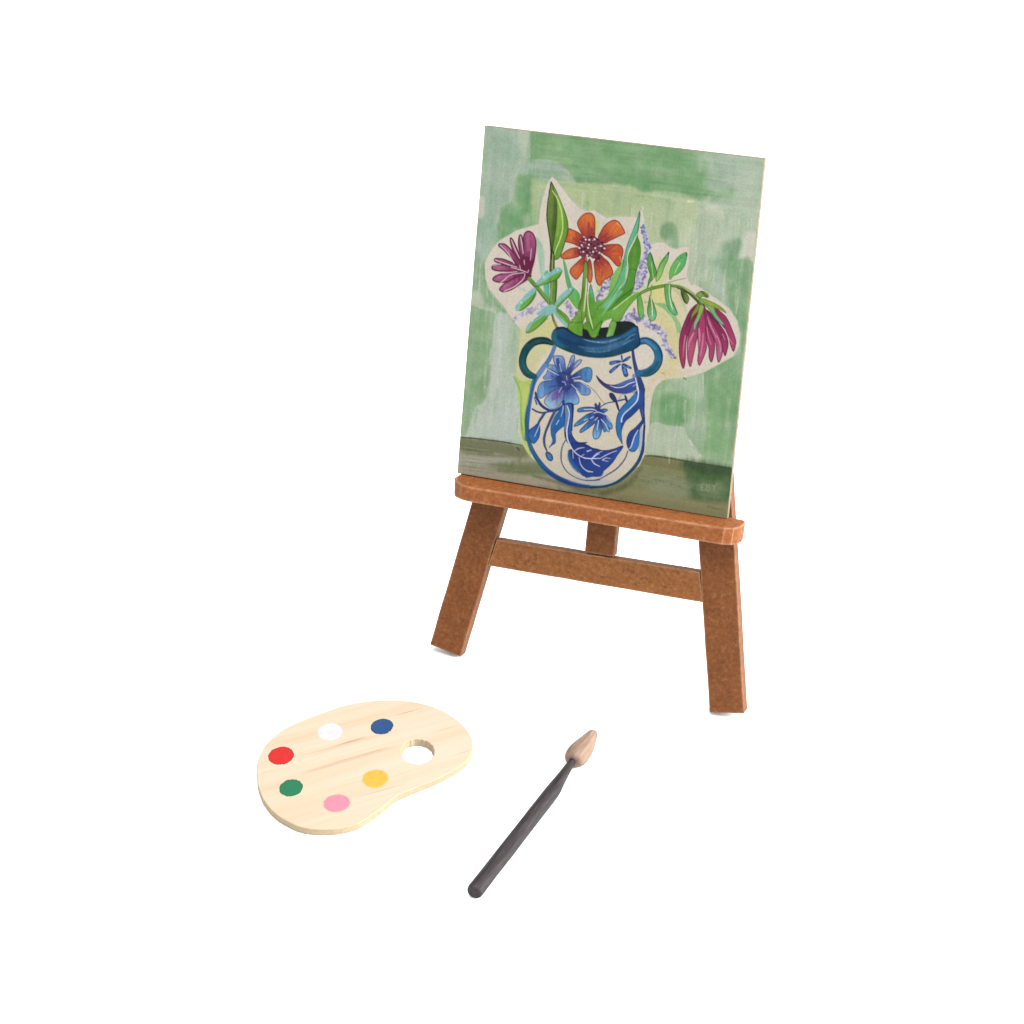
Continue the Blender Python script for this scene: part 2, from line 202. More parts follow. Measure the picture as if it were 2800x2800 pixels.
["s",[1956,4083,1965,4488],[0.54,0.32],[186,199,176],0.19,0.88,0.75],
["s",[3609,3383,3576,3984],[1.08,0.65],[124,164,120],0.22,0.86,0.75],
["s",[3221,6609,3219,7209],[0.88,0.53],[178,194,166],0.21,0.56,0.75],
["s",[5647,6564,5640,7003],[0.78,0.47],[178,194,166],0.19,0.46,0.75],
["s",[4874,7150,4889,7368],[0.59,0.35],[186,199,176],0.26,0.51,0.75],
["s",[4314,1568,4324,2133],[0.55,0.33],[160,184,155],0.35,0.72,0.75],
["s",[6075,1086,6048,1602],[1.39,0.83],[160,184,155],0.23,0.68,0.75],
["s",[4442,4171,4412,4796],[1.13,0.68],[172,190,150],0.4,0.68,0.75],
["s",[2464,2072,2441,2574],[1.47,0.88],[178,194,166],0.42,0.83,0.75],
["s",[1011,2402,1006,2966],[0.71,0.43],[186,199,176],0.41,0.63,0.75],
["s",[4893,2187,4869,2701],[1.36,0.82],[186,199,176],0.34,0.85,0.75],
["s",[6685,1689,6725,2142],[1.31,0.79],[160,184,155],0.38,0.78,0.75],
["s",[3378,1060,3377,1641],[1.14,0.68],[160,184,155],0.23,0.37,0.75],
["s",[1273,2009,1238,2351],[1.21,0.72],[160,184,155],0.41,0.58,0.75],
["s",[5300,3010,5277,3443],[1.02,0.61],[124,164,120],0.27,0.68,0.75],
["s",[378,2240,370,2644],[0.83,0.5],[112,155,110],0.23,0.4,0.75],
["s",[3585,972,3615,1619],[1.36,0.82],[150,178,160],0.4,0.86,0.75],
["s",[3974,2138,3955,2630],[0.81,0.49],[172,190,150],0.4,0.75,0.75],
["s",[5390,6049,5406,6452],[1.48,0.89],[160,184,155],0.36,0.76,0.75],
["s",[2859,5563,2827,5798],[0.81,0.49],[124,164,120],0.39,0.89,0.75],
["s",[6238,1339,6225,1676],[1.55,0.93],[112,155,110],0.34,0.64,0.75],
["s",[3725,3266,3695,3965],[1.17,0.7],[150,178,160],0.27,0.64,0.75],
["s",[880,1711,844,2029],[0.93,0.56],[160,184,155],0.23,0.53,0.75],
["s",[769,2429,763,3082],[1.06,0.64],[160,184,155],0.3,0.81,0.75],
["s",[778,3694,798,4216],[1.06,0.64],[150,178,160],0.19,0.86,0.75],
["s",[1188,3983,1195,4267],[0.99,0.6],[160,184,155],0.28,0.6,0.75],
["s",[2034,3493,2047,3849],[1.04,0.62],[124,164,120],0.31,0.47,0.75],
["s",[4973,2932,4984,3139],[0.69,0.42],[186,199,176],0.28,0.71,0.75],
["s",[459,2954,495,3353],[1.1,0.66],[150,178,160],0.2,0.84,0.75],
["s",[3021,3818,2989,4504],[0.69,0.42],[160,184,155],0.37,0.85,0.75],
["s",[1082,6990,1092,7313],[1.25,0.75],[186,199,176],0.29,0.42,0.75],
["s",[454,4343,447,4605],[0.93,0.56],[150,178,160],0.32,0.68,0.75],
["s",[4738,3171,4774,3743],[1.38,0.83],[178,194,166],0.36,0.44,0.75],
["s",[874,6439,856,7031],[1.15,0.69],[112,155,110],0.33,0.74,0.75],
["s",[4853,2208,4854,2548],[0.69,0.41],[178,194,166],0.34,0.42,0.75],
["s",[4746,4994,4755,5199],[0.71,0.43],[186,199,176],0.2,0.62,0.75],
["s",[593,1467,631,2005],[1.06,0.64],[150,178,160],0.3,0.51,0.75],
["s",[2400,4132,2370,4399],[1.44,0.87],[172,190,150],0.37,0.67,0.75],
["s",[5328,2316,5300,2728],[0.71,0.43],[172,190,150],0.22,0.8,0.75],
["s",[4157,2714,4151,3293],[1.39,0.83],[178,194,166],0.27,0.36,0.75],
["s",[6051,1566,6076,1808],[1.08,0.65],[124,164,120],0.29,0.79,0.75],
["s",[163,2795,147,3451],[1.12,0.67],[150,178,160],0.35,0.72,0.75],
["s",[2024,1897,2056,2276],[1.27,0.76],[112,155,110],0.26,0.56,0.75],
["s",[4144,6523,4169,7067],[0.74,0.44],[160,184,155],0.25,0.49,0.75],
["s",[2817,6671,2844,7319],[0.7,0.42],[112,155,110],0.19,0.71,0.75],
["s",[4077,5851,4080,6421],[0.84,0.51],[124,164,120],0.38,0.64,0.75],
["s",[1301,5585,1279,6226],[0.74,0.44],[186,199,176],0.19,0.4,0.75],
["s",[2112,1028,2116,1649],[0.91,0.54],[160,184,155],0.37,0.35,0.75],
["s",[655,5445,668,6095],[0.5,0.3],[150,178,160],0.2,0.79,0.75],
["s",[2970,5393,2991,5838],[1.49,0.89],[112,155,110],0.27,0.5,0.75],
["s",[6684,5145,6650,5592],[1.04,0.63],[150,178,160],0.33,0.33,0.75],
["s",[5248,7124,5275,7499],[0.4,0.24],[124,164,120],0.39,0.87,0.75],
["s",[4454,4170,4488,4725],[1.36,0.82],[124,164,120],0.4,0.45,0.75],
["s",[1203,4867,1197,5409],[0.79,0.47],[124,164,120],0.25,0.88,0.75],
["s",[503,2984,536,3241],[1.18,0.71],[172,190,150],0.4,0.75,0.75],
["s",[217,3883,192,4483],[0.78,0.47],[178,194,166],0.23,0.44,0.75],
["s",[4977,4732,4969,5044],[0.62,0.37],[112,155,110],0.4,0.86,0.75],
["s",[4362,6803,4393,7278],[1.42,0.85],[124,164,120],0.4,0.51,0.75],
["s",[3822,6913,3799,7354],[0.67,0.4],[186,199,176],0.21,0.78,0.75],
["s",[6737,5834,6750,6421],[1.35,0.81],[186,199,176],0.24,0.31,0.75],
["s",[3314,3204,3344,3803],[1.26,0.75],[160,184,155],0.28,0.76,0.75],
["s",[1084,6528,1124,7133],[0.56,0.33],[150,178,160],0.24,0.62,0.75],
["s",[1124,5876,1096,6077],[1.39,0.83],[172,190,150],0.21,0.51,0.75],
["s",[4281,4151,4318,4796],[1.23,0.74],[186,199,176],0.32,0.81,0.75],
["s",[2164,5890,2187,6298],[1.5,0.9],[186,199,176],0.29,0.32,0.75],
["s",[2909,3927,2894,4601],[1.56,0.93],[112,155,110],0.2,0.48,0.75],
["s",[3277,5444,3291,5824],[1.22,0.73],[186,199,176],0.34,0.75,0.75],
["s",[5434,1744,5451,2167],[1.44,0.86],[150,178,160],0.24,0.64,0.75],
["s",[3215,917,3247,1613],[1.36,0.82],[178,194,166],0.22,0.68,0.75],
["s",[6475,5510,6488,6187],[1.31,0.78],[160,184,155],0.24,0.42,0.75],
["s",[5074,2906,5085,3579],[1.08,0.65],[150,178,160],0.29,0.53,0.75],
["s",[793,4922,767,5188],[1.16,0.69],[178,194,166],0.28,0.8,0.75],
["s",[4131,1602,4125,1915],[0.59,0.35],[186,199,176],0.37,0.5,0.75],
["s",[5698,6812,5724,7082],[0.65,0.39],[178,194,166],0.27,0.5,0.75],
["s",[2903,1095,2926,1496],[1.24,0.74],[172,190,150],0.34,0.67,0.75],
["s",[226,3067,231,3438],[1.18,0.71],[186,199,176],0.23,0.5,0.75],
["s",[2096,1558,2128,2115],[0.7,0.42],[160,184,155],0.31,0.51,0.75],
["s",[3503,1801,3543,2357],[1.58,0.95],[160,184,155],0.35,0.86,0.75],
["s",[3958,1101,3938,1630],[1.33,0.8],[178,194,166],0.32,0.72,0.75],
["s",[2338,6770,2335,7150],[0.96,0.57],[186,199,176],0.36,0.44,0.75],
["s",[3971,4470,4004,4702],[1.5,0.9],[178,194,166],0.42,0.79,0.75],
["s",[4190,1654,4170,2267],[0.75,0.45],[112,155,110],0.32,0.8,0.75],
["s",[1362,4478,1385,4716],[0.44,0.26],[178,194,166],0.4,0.9,0.75],
["s",[1040,5576,1047,6200],[1.49,0.89],[160,184,155],0.37,0.31,0.75],
["s",[1457,3966,1449,4237],[0.86,0.52],[160,184,155],0.26,0.38,0.75],
["s",[1760,6863,1774,7090],[1.34,0.8],[150,178,160],0.21,0.88,0.75],
["s",[4181,3911,4186,4316],[1.15,0.69],[150,178,160],0.28,0.47,0.75],
["s",[6146,3747,6141,4400],[1.23,0.74],[172,190,150],0.32,0.84,0.75],
["s",[3677,4247,3709,4663],[1.49,0.89],[112,155,110],0.25,0.67,0.75],
["s",[3046,3354,3076,3715],[1.35,0.81],[160,184,155],0.24,0.81,0.75],
["s",[1748,6270,1750,6956],[0.97,0.58],[186,199,176],0.24,0.48,0.75],
["s",[2790,2545,2803,2780],[1.49,0.9],[172,190,150],0.39,0.55,0.75],
["s",[5576,2288,5544,2862],[1.08,0.65],[186,199,176],0.37,0.37,0.75],
["s",[3756,6996,3718,7196],[0.69,0.42],[112,155,110],0.22,0.56,0.75],
["s",[3160,4354,3124,4624],[1.23,0.74],[178,194,166],0.19,0.84,0.75],
["s",[2193,3957,2224,4624],[1.57,0.94],[124,164,120],0.23,0.82,0.75],
["s",[4809,1387,4770,1745],[1.43,0.86],[124,164,120],0.33,0.72,0.75],
["s",[3907,4346,3919,4664],[1.54,0.92],[186,199,176],0.25,0.79,0.75],
["s",[6637,2693,6653,3103],[1.45,0.87],[112,155,110],0.41,0.57,0.75],
["s",[637,2407,619,2761],[1.25,0.75],[178,194,166],0.35,0.6,0.75],
["s",[2109,2594,2116,3195],[1.03,0.62],[186,199,176],0.23,0.48,0.75],
["s",[6402,5166,6399,5505],[1.17,0.7],[186,199,176],0.2,0.85,0.75],
["s",[602,6724,582,6928],[1.1,0.66],[160,184,155],0.37,0.35,0.75],
["s",[2039,5724,2001,6047],[0.73,0.44],[160,184,155],0.37,0.39,0.75],
["s",[6726,3209,6697,3776],[0.49,0.25],[192,200,178],0.32,0.21,0.85],
["s",[6521,4019,6492,4347],[0.44,0.22],[192,200,178],0.45,0.37,0.85],
["s",[6363,2959,6380,3540],[0.29,0.14],[200,206,186],0.33,0.29,0.85],
["s",[6336,3164,6350,3466],[0.56,0.28],[192,200,178],0.45,0.24,0.85],
["s",[6186,3090,6199,3305],[0.5,0.25],[184,196,178],0.43,0.38,0.85],
["s",[5753,3238,5753,3682],[0.6,0.3],[184,196,178],0.38,0.36,0.85],
["s",[5323,3964,5341,4391],[0.47,0.24],[200,206,186],0.49,0.21,0.85],
["s",[5923,3406,5940,3933],[0.57,0.28],[184,196,178],0.45,0.33,0.85],
["s",[6068,2760,6077,3059],[0.45,0.22],[184,196,178],0.54,0.21,0.85],
["s",[5898,2731,5871,3018],[0.69,0.34],[192,200,178],0.53,0.32,0.85],
["s",[5429,3583,5399,3991],[0.69,0.35],[192,200,178],0.57,0.23,0.85],
["s",[5868,2530,5840,2900],[0.24,0.12],[184,196,178],0.53,0.35,0.85],
["s",[5591,2397,5588,2818],[0.32,0.16],[200,206,186],0.41,0.27,0.85],
["s",[6868,3358,6877,3574],[0.4,0.2],[200,206,186],0.52,0.31,0.85],
["s",[6750,3838,6772,4407],[0.29,0.14],[200,206,186],0.41,0.36,0.85],
["s",[5566,2697,5546,2971],[0.47,0.24],[200,206,186],0.42,0.32,0.85],
["s",[6491,2936,6472,3332],[0.51,0.26],[192,200,178],0.36,0.28,0.85],
["s",[5324,3487,5295,3832],[0.34,0.17],[200,206,186],0.52,0.3,0.85],
["s",[6165,3415,6138,3702],[0.25,0.13],[184,196,178],0.58,0.27,0.85],
["s",[6502,3455,6491,4018],[0.21,0.11],[192,200,178],0.43,0.37,0.85],
["s",[5848,2339,5836,2891],[0.53,0.27],[184,196,178],0.37,0.21,0.85],
["s",[5456,3323,5452,3535],[0.36,0.18],[184,196,178],0.51,0.3,0.85],
["s",[6132,2563,6155,2944],[0.39,0.19],[192,200,178],0.46,0.29,0.85],
["s",[5432,3069,5425,3412],[0.25,0.13],[184,196,178],0.36,0.21,0.85],
["s",[5242,3300,5270,3726],[0.6,0.3],[192,200,178],0.5,0.21,0.85],
["s",[6650,3169,6666,3510],[0.26,0.13],[192,200,178],0.37,0.33,0.85],
["s",[5353,2848,5346,3205],[0.23,0.12],[192,200,178],0.39,0.34,0.85],
["s",[5577,4081,5568,4362],[0.58,0.29],[184,196,178],0.37,0.22,0.85],
["s",[5781,2883,5793,3144],[0.49,0.25],[184,196,178],0.39,0.38,0.85],
["s",[6734,2007,6721,2571],[0.66,0.33],[192,200,178],0.45,0.32,0.85],
["s",[5997,2631,5988,2932],[0.21,0.11],[192,200,178],0.47,0.25,0.85],
["s",[6336,2253,6363,2640],[0.51,0.25],[192,200,178],0.31,0.34,0.85],
["s",[5568,2072,5575,2291],[0.47,0.24],[200,206,186],0.38,0.37,0.85],
["s",[6696,2635,6674,3198],[0.22,0.11],[184,196,178],0.38,0.3,0.85],
["s",[6004,1830,5990,2272],[0.33,0.17],[200,206,186],0.37,0.2,0.85],
["s",[6124,2798,6133,3093],[0.45,0.22],[184,196,178],0.32,0.36,0.85],
["s",[6703,3399,6679,3918],[0.33,0.17],[200,206,186],0.39,0.34,0.85],
["s",[6382,3355,6362,3941],[0.61,0.31],[184,196,178],0.51,0.36,0.85],
["s",[5699,2822,5699,3169],[0.53,0.27],[184,196,178],0.37,0.26,0.85],
["s",[5502,3108,5476,3358],[0.23,0.12],[200,206,186],0.57,0.26,0.85],
["s",[6643,2994,6651,3466],[0.22,0.11],[192,200,178],0.56,0.21,0.85],
["s",[5632,2959,5645,3477],[0.4,0.2],[192,200,178],0.41,0.34,0.85],
["s",[5512,3914,5490,4195],[0.48,0.24],[192,200,178],0.49,0.23,0.85],
["s",[6458,2513,6466,2778],[0.3,0.15],[192,200,178],0.37,0.24,0.85],
["s",[5223,3117,5201,3693],[0.69,0.34],[184,196,178],0.38,0.25,0.85],
["s",[6332,2692,6311,3164],[0.27,0.13],[200,206,186],0.56,0.24,0.85],
["s",[563,3878,588,4399],[0.4,0.2],[184,196,178],0.56,0.23,0.85],
["s",[188,3765,171,4313],[0.52,0.26],[184,196,178],0.49,0.35,0.85],
["s",[1375,3751,1393,4228],[0.47,0.24],[200,206,186],0.43,0.37,0.85],
["s",[823,4221,802,4773],[0.42,0.21],[200,206,186],0.38,0.31,0.85],
["s",[456,3836,438,4165],[0.24,0.12],[184,196,178],0.38,0.21,0.85],
["s",[184,4331,165,4655],[0.24,0.12],[192,200,178],0.34,0.36,0.85],
["s",[1389,3902,1393,4115],[0.38,0.19],[184,196,178],0.32,0.31,0.85],
["s",[954,4068,976,4378],[0.67,0.33],[192,200,178],0.47,0.39,0.85],
["s",[161,4168,172,4746],[0.47,0.23],[192,200,178],0.41,0.35,0.85],
["s",[503,4012,531,4216],[0.31,0.15],[200,206,186],0.53,0.25,0.85],
["s",[419,4326,420,4724],[0.35,0.18],[184,196,178],0.53,0.4,0.85],
["s",[231,4370,216,4731],[0.55,0.28],[184,196,178],0.31,0.32,0.85],
["s",[395,3815,414,4162],[0.53,0.26],[192,200,178],0.49,0.29,0.85],
["s",[506,3436,492,3897],[0.5,0.25],[200,206,186],0.52,0.24,0.85],
["s",[1066,3910,1043,4382],[0.29,0.14],[200,206,186],0.41,0.24,0.85],
["s",[129,3889,156,4110],[0.25,0.12],[200,206,186],0.31,0.23,0.85],
["s",[613,6398,611,6830],[0.36,0.18],[200,206,186],0.45,0.36,0.85],
["s",[2009,7036,2034,7264],[0.4,0.2],[200,206,186],0.53,0.31,0.85],
["s",[517,6720,490,7185],[0.66,0.33],[184,196,178],0.48,0.38,0.85],
["s",[1956,6508,1933,6910],[0.48,0.24],[184,196,178],0.51,0.29,0.85],
["s",[1631,6030,1637,6383],[0.32,0.16],[184,196,178],0.31,0.38,0.85],
["s",[1398,6127,1371,6441],[0.22,0.11],[192,200,178],0.35,0.29,0.85],
["s",[2188,6809,2217,7134],[0.57,0.28],[192,200,178],0.32,0.39,0.85],
["s",[1780,7231,1805,7476],[0.29,0.15],[200,206,186],0.55,0.36,0.85],
["s",[1370,7472,1382,7698],[0.64,0.32],[192,200,178],0.46,0.27,0.85],
["s",[853,5049,880,5420],[0.44,0.22],[200,206,186],0.32,0.31,0.85],
["s",[1838,6229,1859,6526],[0.6,0.3],[184,196,178],0.59,0.21,0.85],
["s",[2101,7012,2127,7284],[0.37,0.18],[200,206,186],0.55,0.22,0.85],
["s",[809,5863,833,6403],[0.51,0.25],[200,206,186],0.33,0.33,0.85],
["s",[1405,5668,1408,6251],[0.69,0.34],[192,200,178],0.41,0.36,0.85],
["s",[1690,6938,1672,7516],[0.53,0.26],[200,206,186],0.35,0.23,0.85],
["s",[1679,6194,1706,6445],[0.26,0.13],[184,196,178],0.49,0.26,0.85],
["s",[514,5225,536,5507],[0.56,0.28],[192,200,178],0.36,0.21,0.85],
["s",[952,5877,930,6322],[0.34,0.17],[200,206,186],0.58,0.27,0.85],
["s",[1696,5548,1719,5980],[0.34,0.17],[192,200,178],0.59,0.22,0.85],
["s",[1602,5546,1597,5937],[0.3,0.15],[200,206,186],0.43,0.21,0.85],
["s",[1212,5687,1200,6063],[0.68,0.34],[184,196,178],0.3,0.32,0.85],
["s",[526,5881,519,6318],[0.63,0.32],[192,200,178],0.4,0.36,0.85],
["s",[1945,6409,1969,6827],[0.25,0.12],[200,206,186],0.54,0.2,0.85],
["s",[551,6377,570,6856],[0.69,0.35],[200,206,186],0.5,0.23,0.85],
["s",[623,5408,632,5810],[0.44,0.22],[200,206,186],0.59,0.4,0.85],
["s",[2187,5883,2199,6414],[0.52,0.26],[200,206,186],0.32,0.29,0.85],
["s",[1182,6631,1165,6918],[0.69,0.35],[192,200,178],0.55,0.3,0.85],
["s",[663,7006,675,7208],[0.68,0.34],[184,196,178],0.57,0.33,0.85],
["s",[2149,6060,2128,6614],[0.42,0.21],[192,200,178],0.56,0.39,0.85],
["s",[2023,5088,2025,5428],[0.47,0.23],[200,206,186],0.53,0.22,0.85],
["s",[2198,6440,2208,6667],[0.32,0.16],[184,196,178],0.45,0.26,0.85],
["s",[1822,5609,1805,5975],[0.23,0.11],[192,200,178],0.35,0.22,0.85],
["s",[734,7095,713,7618],[0.45,0.23],[184,196,178],0.46,0.28,0.85],
["s",[1541,6980,1511,7566],[0.41,0.2],[200,206,186],0.54,0.22,0.85],
["s",[5737,6319,5732,6637],[0.51,0.25],[192,200,178],0.39,0.39,0.85],
["s",[5643,7217,5618,7435],[0.41,0.2],[192,200,178],0.46,0.33,0.85],
["s",[5419,7271,5423,7553],[0.7,0.35],[200,206,186],0.47,0.3,0.85],
["s",[5904,6350,5889,6670],[0.57,0.28],[192,200,178],0.33,0.36,0.85],
["s",[5385,6801,5373,7134],[0.26,0.13],[184,196,178],0.32,0.31,0.85],
["s",[5548,6375,5540,6664],[0.25,0.12],[192,200,178],0.41,0.39,0.85],
["s",[5520,6502,5525,6995],[0.39,0.19],[200,206,186],0.3,0.32,0.85],
["s",[5961,6239,5949,6678],[0.38,0.19],[184,196,178],0.53,0.21,0.85],
["s",[5184,5761,5205,6264],[0.37,0.19],[200,206,186],0.38,0.25,0.85],
["s",[5796,6294,5783,6838],[0.4,0.2],[184,196,178],0.33,0.28,0.85],
["s",[5225,6144,5205,6357],[0.27,0.14],[192,200,178],0.49,0.21,0.85],
["s",[5764,5661,5789,6111],[0.48,0.24],[184,196,178],0.52,0.32,0.85],
["s",[5683,5971,5682,6390],[0.61,0.31],[192,200,178],0.5,0.4,0.85],
["s",[5917,5679,5932,6191],[0.42,0.21],[192,200,178],0.53,0.34,0.85],
["s",[4163,1477,4183,2035],[0.56,0.28],[192,200,178],0.5,0.31,0.85],
["s",[2649,1333,2653,1657],[0.68,0.34],[200,206,186],0.33,0.26,0.85],
["s",[2708,2027,2702,2289],[0.34,0.17],[192,200,178],0.58,0.24,0.85],
["s",[3946,1608,3947,1983],[0.6,0.3],[192,200,178],0.33,0.35,0.85],
["s",[2766,1728,2746,2009],[0.37,0.19],[192,200,178],0.41,0.36,0.85],
["s",[3904,1544,3920,1980],[0.43,0.22],[200,206,186],0.44,0.4,0.85],
["s",[3122,1811,3135,2105],[0.33,0.17],[184,196,178],0.31,0.38,0.85],
["s",[4166,1455,4190,1752],[0.31,0.15],[200,206,186],0.47,0.4,0.85],
["s",[4401,1567,4416,1962],[0.32,0.16],[200,206,186],0.5,0.3,0.85],
["s",[2731,2024,2730,2365],[0.28,0.14],[192,200,178],0.35,0.39,0.85],
["s",[4624,1067,5212,1116],[1.28,0.77],[108,152,104],0.37,0.5,0.7],
["s",[4469,513,5116,555],[0.69,0.41],[108,152,104],0.38,0.5,0.7],
["s",[3893,537,5249,555],[1.22,0.73],[122,163,118],0.37,0.5,0.7],
["s",[5506,233,6328,256],[0.67,0.4],[122,163,118],0.26,0.5,0.7],
["s",[3696,415,4264,461],[0.53,0.32],[122,163,118],0.23,0.5,0.7],
["s",[2697,1086,3687,1100],[0.63,0.38],[132,170,122],0.35,0.5,0.7],
["s",[3195,892,4523,886],[1.28,0.77],[122,163,118],0.29,0.5,0.7],
["s",[4494,882,5482,880],[0.98,0.59],[122,163,118],0.24,0.5,0.7],
["s",[3767,425,4921,471],[1.39,0.83],[132,170,122],0.22,0.5,0.7],
["s",[5444,889,6009,933],[1.4,0.84],[132,170,122],0.39,0.5,0.7],
["s",[1889,541,2708,522],[0.64,0.38],[132,170,122],0.28,0.5,0.7],
["s",[1369,1182,2746,1187],[1.47,0.88],[132,170,122],0.34,0.5,0.7],
["s",[1270,934,2322,937],[1.43,0.86],[132,170,122],0.3,0.5,0.7],
["s",[1261,684,2263,665],[1.47,0.88],[132,170,122],0.26,0.5,0.7],
["s",[2271,943,3616,981],[1.48,0.89],[108,152,104],0.39,0.5,0.7],
["s",[977,688,2009,732],[1.19,0.71],[122,163,118],0.22,0.5,0.7],
["s",[3524,1251,4053,1298],[0.61,0.37],[122,163,118],0.2,0.5,0.7],
["s",[987,1096,2107,1066],[1.02,0.61],[132,170,122],0.21,0.5,0.7],
["s",[4428,1270,5678,1258],[0.91,0.54],[122,163,118],0.28,0.5,0.7],
["s",[5262,390,5805,402],[0.87,0.52],[122,163,118],0.27,0.5,0.7],
["s",[3961,1217,4834,1207],[0.7,0.42],[108,152,104],0.3,0.5,0.7],
["s",[4648,499,5362,517],[1.15,0.69],[122,163,118],0.31,0.5,0.7],
["s",[3648,127,4427,156],[0.57,0.34],[122,163,118],0.24,0.5,0.7],
["s",[1267,397,1850,403],[1.18,0.71],[108,152,104],0.21,0.5,0.7],
["s",[3411,266,4514,315],[0.57,0.34],[132,170,122],0.28,0.5,0.7],
["s",[1422,1048,2626,1048],[0.84,0.5],[108,152,104],0.26,0.5,0.7],
["s",[3665,990,4593,964],[1.32,0.79],[132,170,122],0.21,0.5,0.7],
["s",[5468,610,6111,650],[0.57,0.34],[108,152,104],0.39,0.5,0.7],
["s",[5016,510,6354,556],[0.64,0.39],[122,163,118],0.24,0.5,0.7],
["s",[1377,914,2671,913],[1.23,0.74],[128,166,124],0.35,0.5,0.7],
["s",[5007,276,6291,300],[1.48,0.89],[122,163,118],0.22,0.5,0.7],
["s",[2505,799,3251,830],[1.02,0.61],[128,166,124],0.31,0.5,0.7],
["s",[5406,198,6107,246],[0.58,0.35],[122,163,118],0.39,0.5,0.7],
["s",[3830,323,5199,317],[1.14,0.68],[132,170,122],0.36,0.5,0.7],
["s",[6557,8214,7059,8187],[0.81,0.4],[138,138,98],0.28,0.4,0.75],
["s",[3074,8411,3493,8385],[0.65,0.33],[120,122,84],0.28,0.4,0.75],
["s",[1058,8463,1364,8467],[0.31,0.16],[96,98,62],0.44,0.4,0.75],
["s",[4179,7857,4392,7851],[0.51,0.25],[76,92,54],0.26,0.4,0.75],
["s",[1632,8357,2016,8386],[0.58,0.29],[120,122,84],0.28,0.4,0.75],
["s",[753,8321,1259,8328],[0.56,0.28],[120,122,84],0.32,0.4,0.75],
["s",[6062,8010,6730,7993],[0.81,0.41],[104,116,74],0.35,0.4,0.75],
["s",[6749,8060,7035,8074],[0.73,0.37],[76,92,54],0.33,0.4,0.75],
["s",[4655,8106,5174,8104],[0.68,0.34],[76,92,54],0.36,0.4,0.75],
["s",[3252,8630,3709,8653],[0.53,0.26],[96,98,62],0.33,0.4,0.75],
["s",[3242,8562,3726,8572],[0.33,0.17],[160,154,122],0.35,0.4,0.75],
["s",[4319,8673,4659,8666],[0.57,0.28],[76,92,54],0.26,0.4,0.75],
["s",[3972,8159,4193,8169],[0.42,0.21],[104,116,74],0.34,0.4,0.75],
["s",[3664,8651,4109,8647],[0.59,0.29],[138,138,98],0.38,0.4,0.75],
["s",[3259,8634,3782,8668],[0.71,0.36],[138,138,98],0.45,0.4,0.75],
["s",[6120,8417,6719,8451],[0.73,0.36],[138,138,98],0.29,0.4,0.75],
["s",[5542,8073,5864,8119],[0.85,0.43],[76,92,54],0.38,0.4,0.75],
["s",[3027,8380,3565,8419],[0.54,0.27],[120,122,84],0.45,0.4,0.75],
["s",[946,8034,1290,8019],[0.53,0.27],[160,154,122],0.39,0.4,0.75],
["s",[5051,8687,5562,8710],[0.38,0.19],[104,116,74],0.34,0.4,0.75],
["s",[2565,8155,3141,8201],[0.3,0.15],[160,154,122],0.38,0.4,0.75],
["s",[3255,8146,3632,8156],[0.31,0.16],[96,98,62],0.45,0.4,0.75],
["s",[1486,8356,1745,8352],[0.39,0.2],[160,154,122],0.3,0.4,0.75],
["s",[1040,8383,1583,8379],[0.87,0.43],[160,154,122],0.26,0.4,0.75],
["s",[-59,8280,432,8312],[0.48,0.24],[160,154,122],0.32,0.4,0.75],
["s",[1733,8270,2177,8283],[0.32,0.16],[120,122,84],0.34,0.4,0.75],
["s",[5062,8025,5362,8030],[0.65,0.32],[76,92,54],0.33,0.4,0.75],
["s",[2205,8663,2553,8675],[0.82,0.41],[120,122,84],0.29,0.4,0.75],
["s",[6112,8511,6770,8515],[0.35,0.17],[138,138,98],0.39,0.4,0.75],
["s",[5077,8300,5597,8316],[0.86,0.43],[138,138,98],0.33,0.4,0.75],
["s",[-60,7879,231,7861],[0.89,0.45],[120,122,84],0.36,0.4,0.75],
["s",[1626,8448,2190,8421],[0.49,0.25],[120,122,84],0.26,0.4,0.75],
["s",[87,8678,763,8719],[0.42,0.21],[160,154,122],0.26,0.4,0.75],
["s",[224,8042,771,8092],[0.56,0.28],[96,98,62],0.35,0.4,0.75],
["s",[5189,8020,5797,8023],[0.44,0.22],[104,116,74],0.27,0.4,0.75],
["s",[3705,8021,4190,7997],[0.54,0.27],[138,138,98],0.33,0.4,0.75],
["s",[2942,7895,3618,7944],[0.81,0.41],[160,154,122],0.42,0.4,0.75],
["s",[6299,8374,6667,8385],[0.31,0.16],[104,116,74],0.33,0.4,0.75],
["s",[2627,8598,2956,8590],[0.77,0.39],[120,122,84],0.29,0.4,0.75],
["s",[4430,7984,4848,7987],[0.43,0.21],[76,92,54],0.31,0.4,0.75],
["s",[5191,8210,5628,8232],[0.83,0.41],[138,138,98],0.39,0.4,0.75],
["s",[3199,8521,3864,8550],[0.83,0.42],[76,92,54],0.31,0.4,0.75],
["s",[4804,8655,5332,8642],[0.7,0.35],[138,138,98],0.31,0.4,0.75],
["s",[3958,7877,4452,7904],[0.74,0.37],[104,116,74],0.25,0.4,0.75],
["s",[2748,8490,3078,8529],[0.67,0.33],[96,98,62],0.31,0.4,0.75],
["s",[6482,8473,6899,8508],[0.6,0.3],[76,92,54],0.42,0.4,0.75],
["s",[2461,8331,3017,8330],[0.76,0.38],[120,122,84],0.35,0.4,0.75],
["s",[1592,8413,1995,8394],[0.39,0.2],[96,98,62],0.41,0.4,0.75],
["s",[1936,8454,2611,8451],[0.46,0.23],[120,122,84],0.44,0.4,0.75],
["s",[1991,8630,2588,8623],[0.6,0.3],[160,154,122],0.41,0.4,0.75],
["s",[2689,7931,3192,7945],[0.58,0.29],[120,122,84],0.34,0.4,0.75],
["s",[-50,8061,366,8055],[0.33,0.17],[96,98,62],0.39,0.4,0.75],
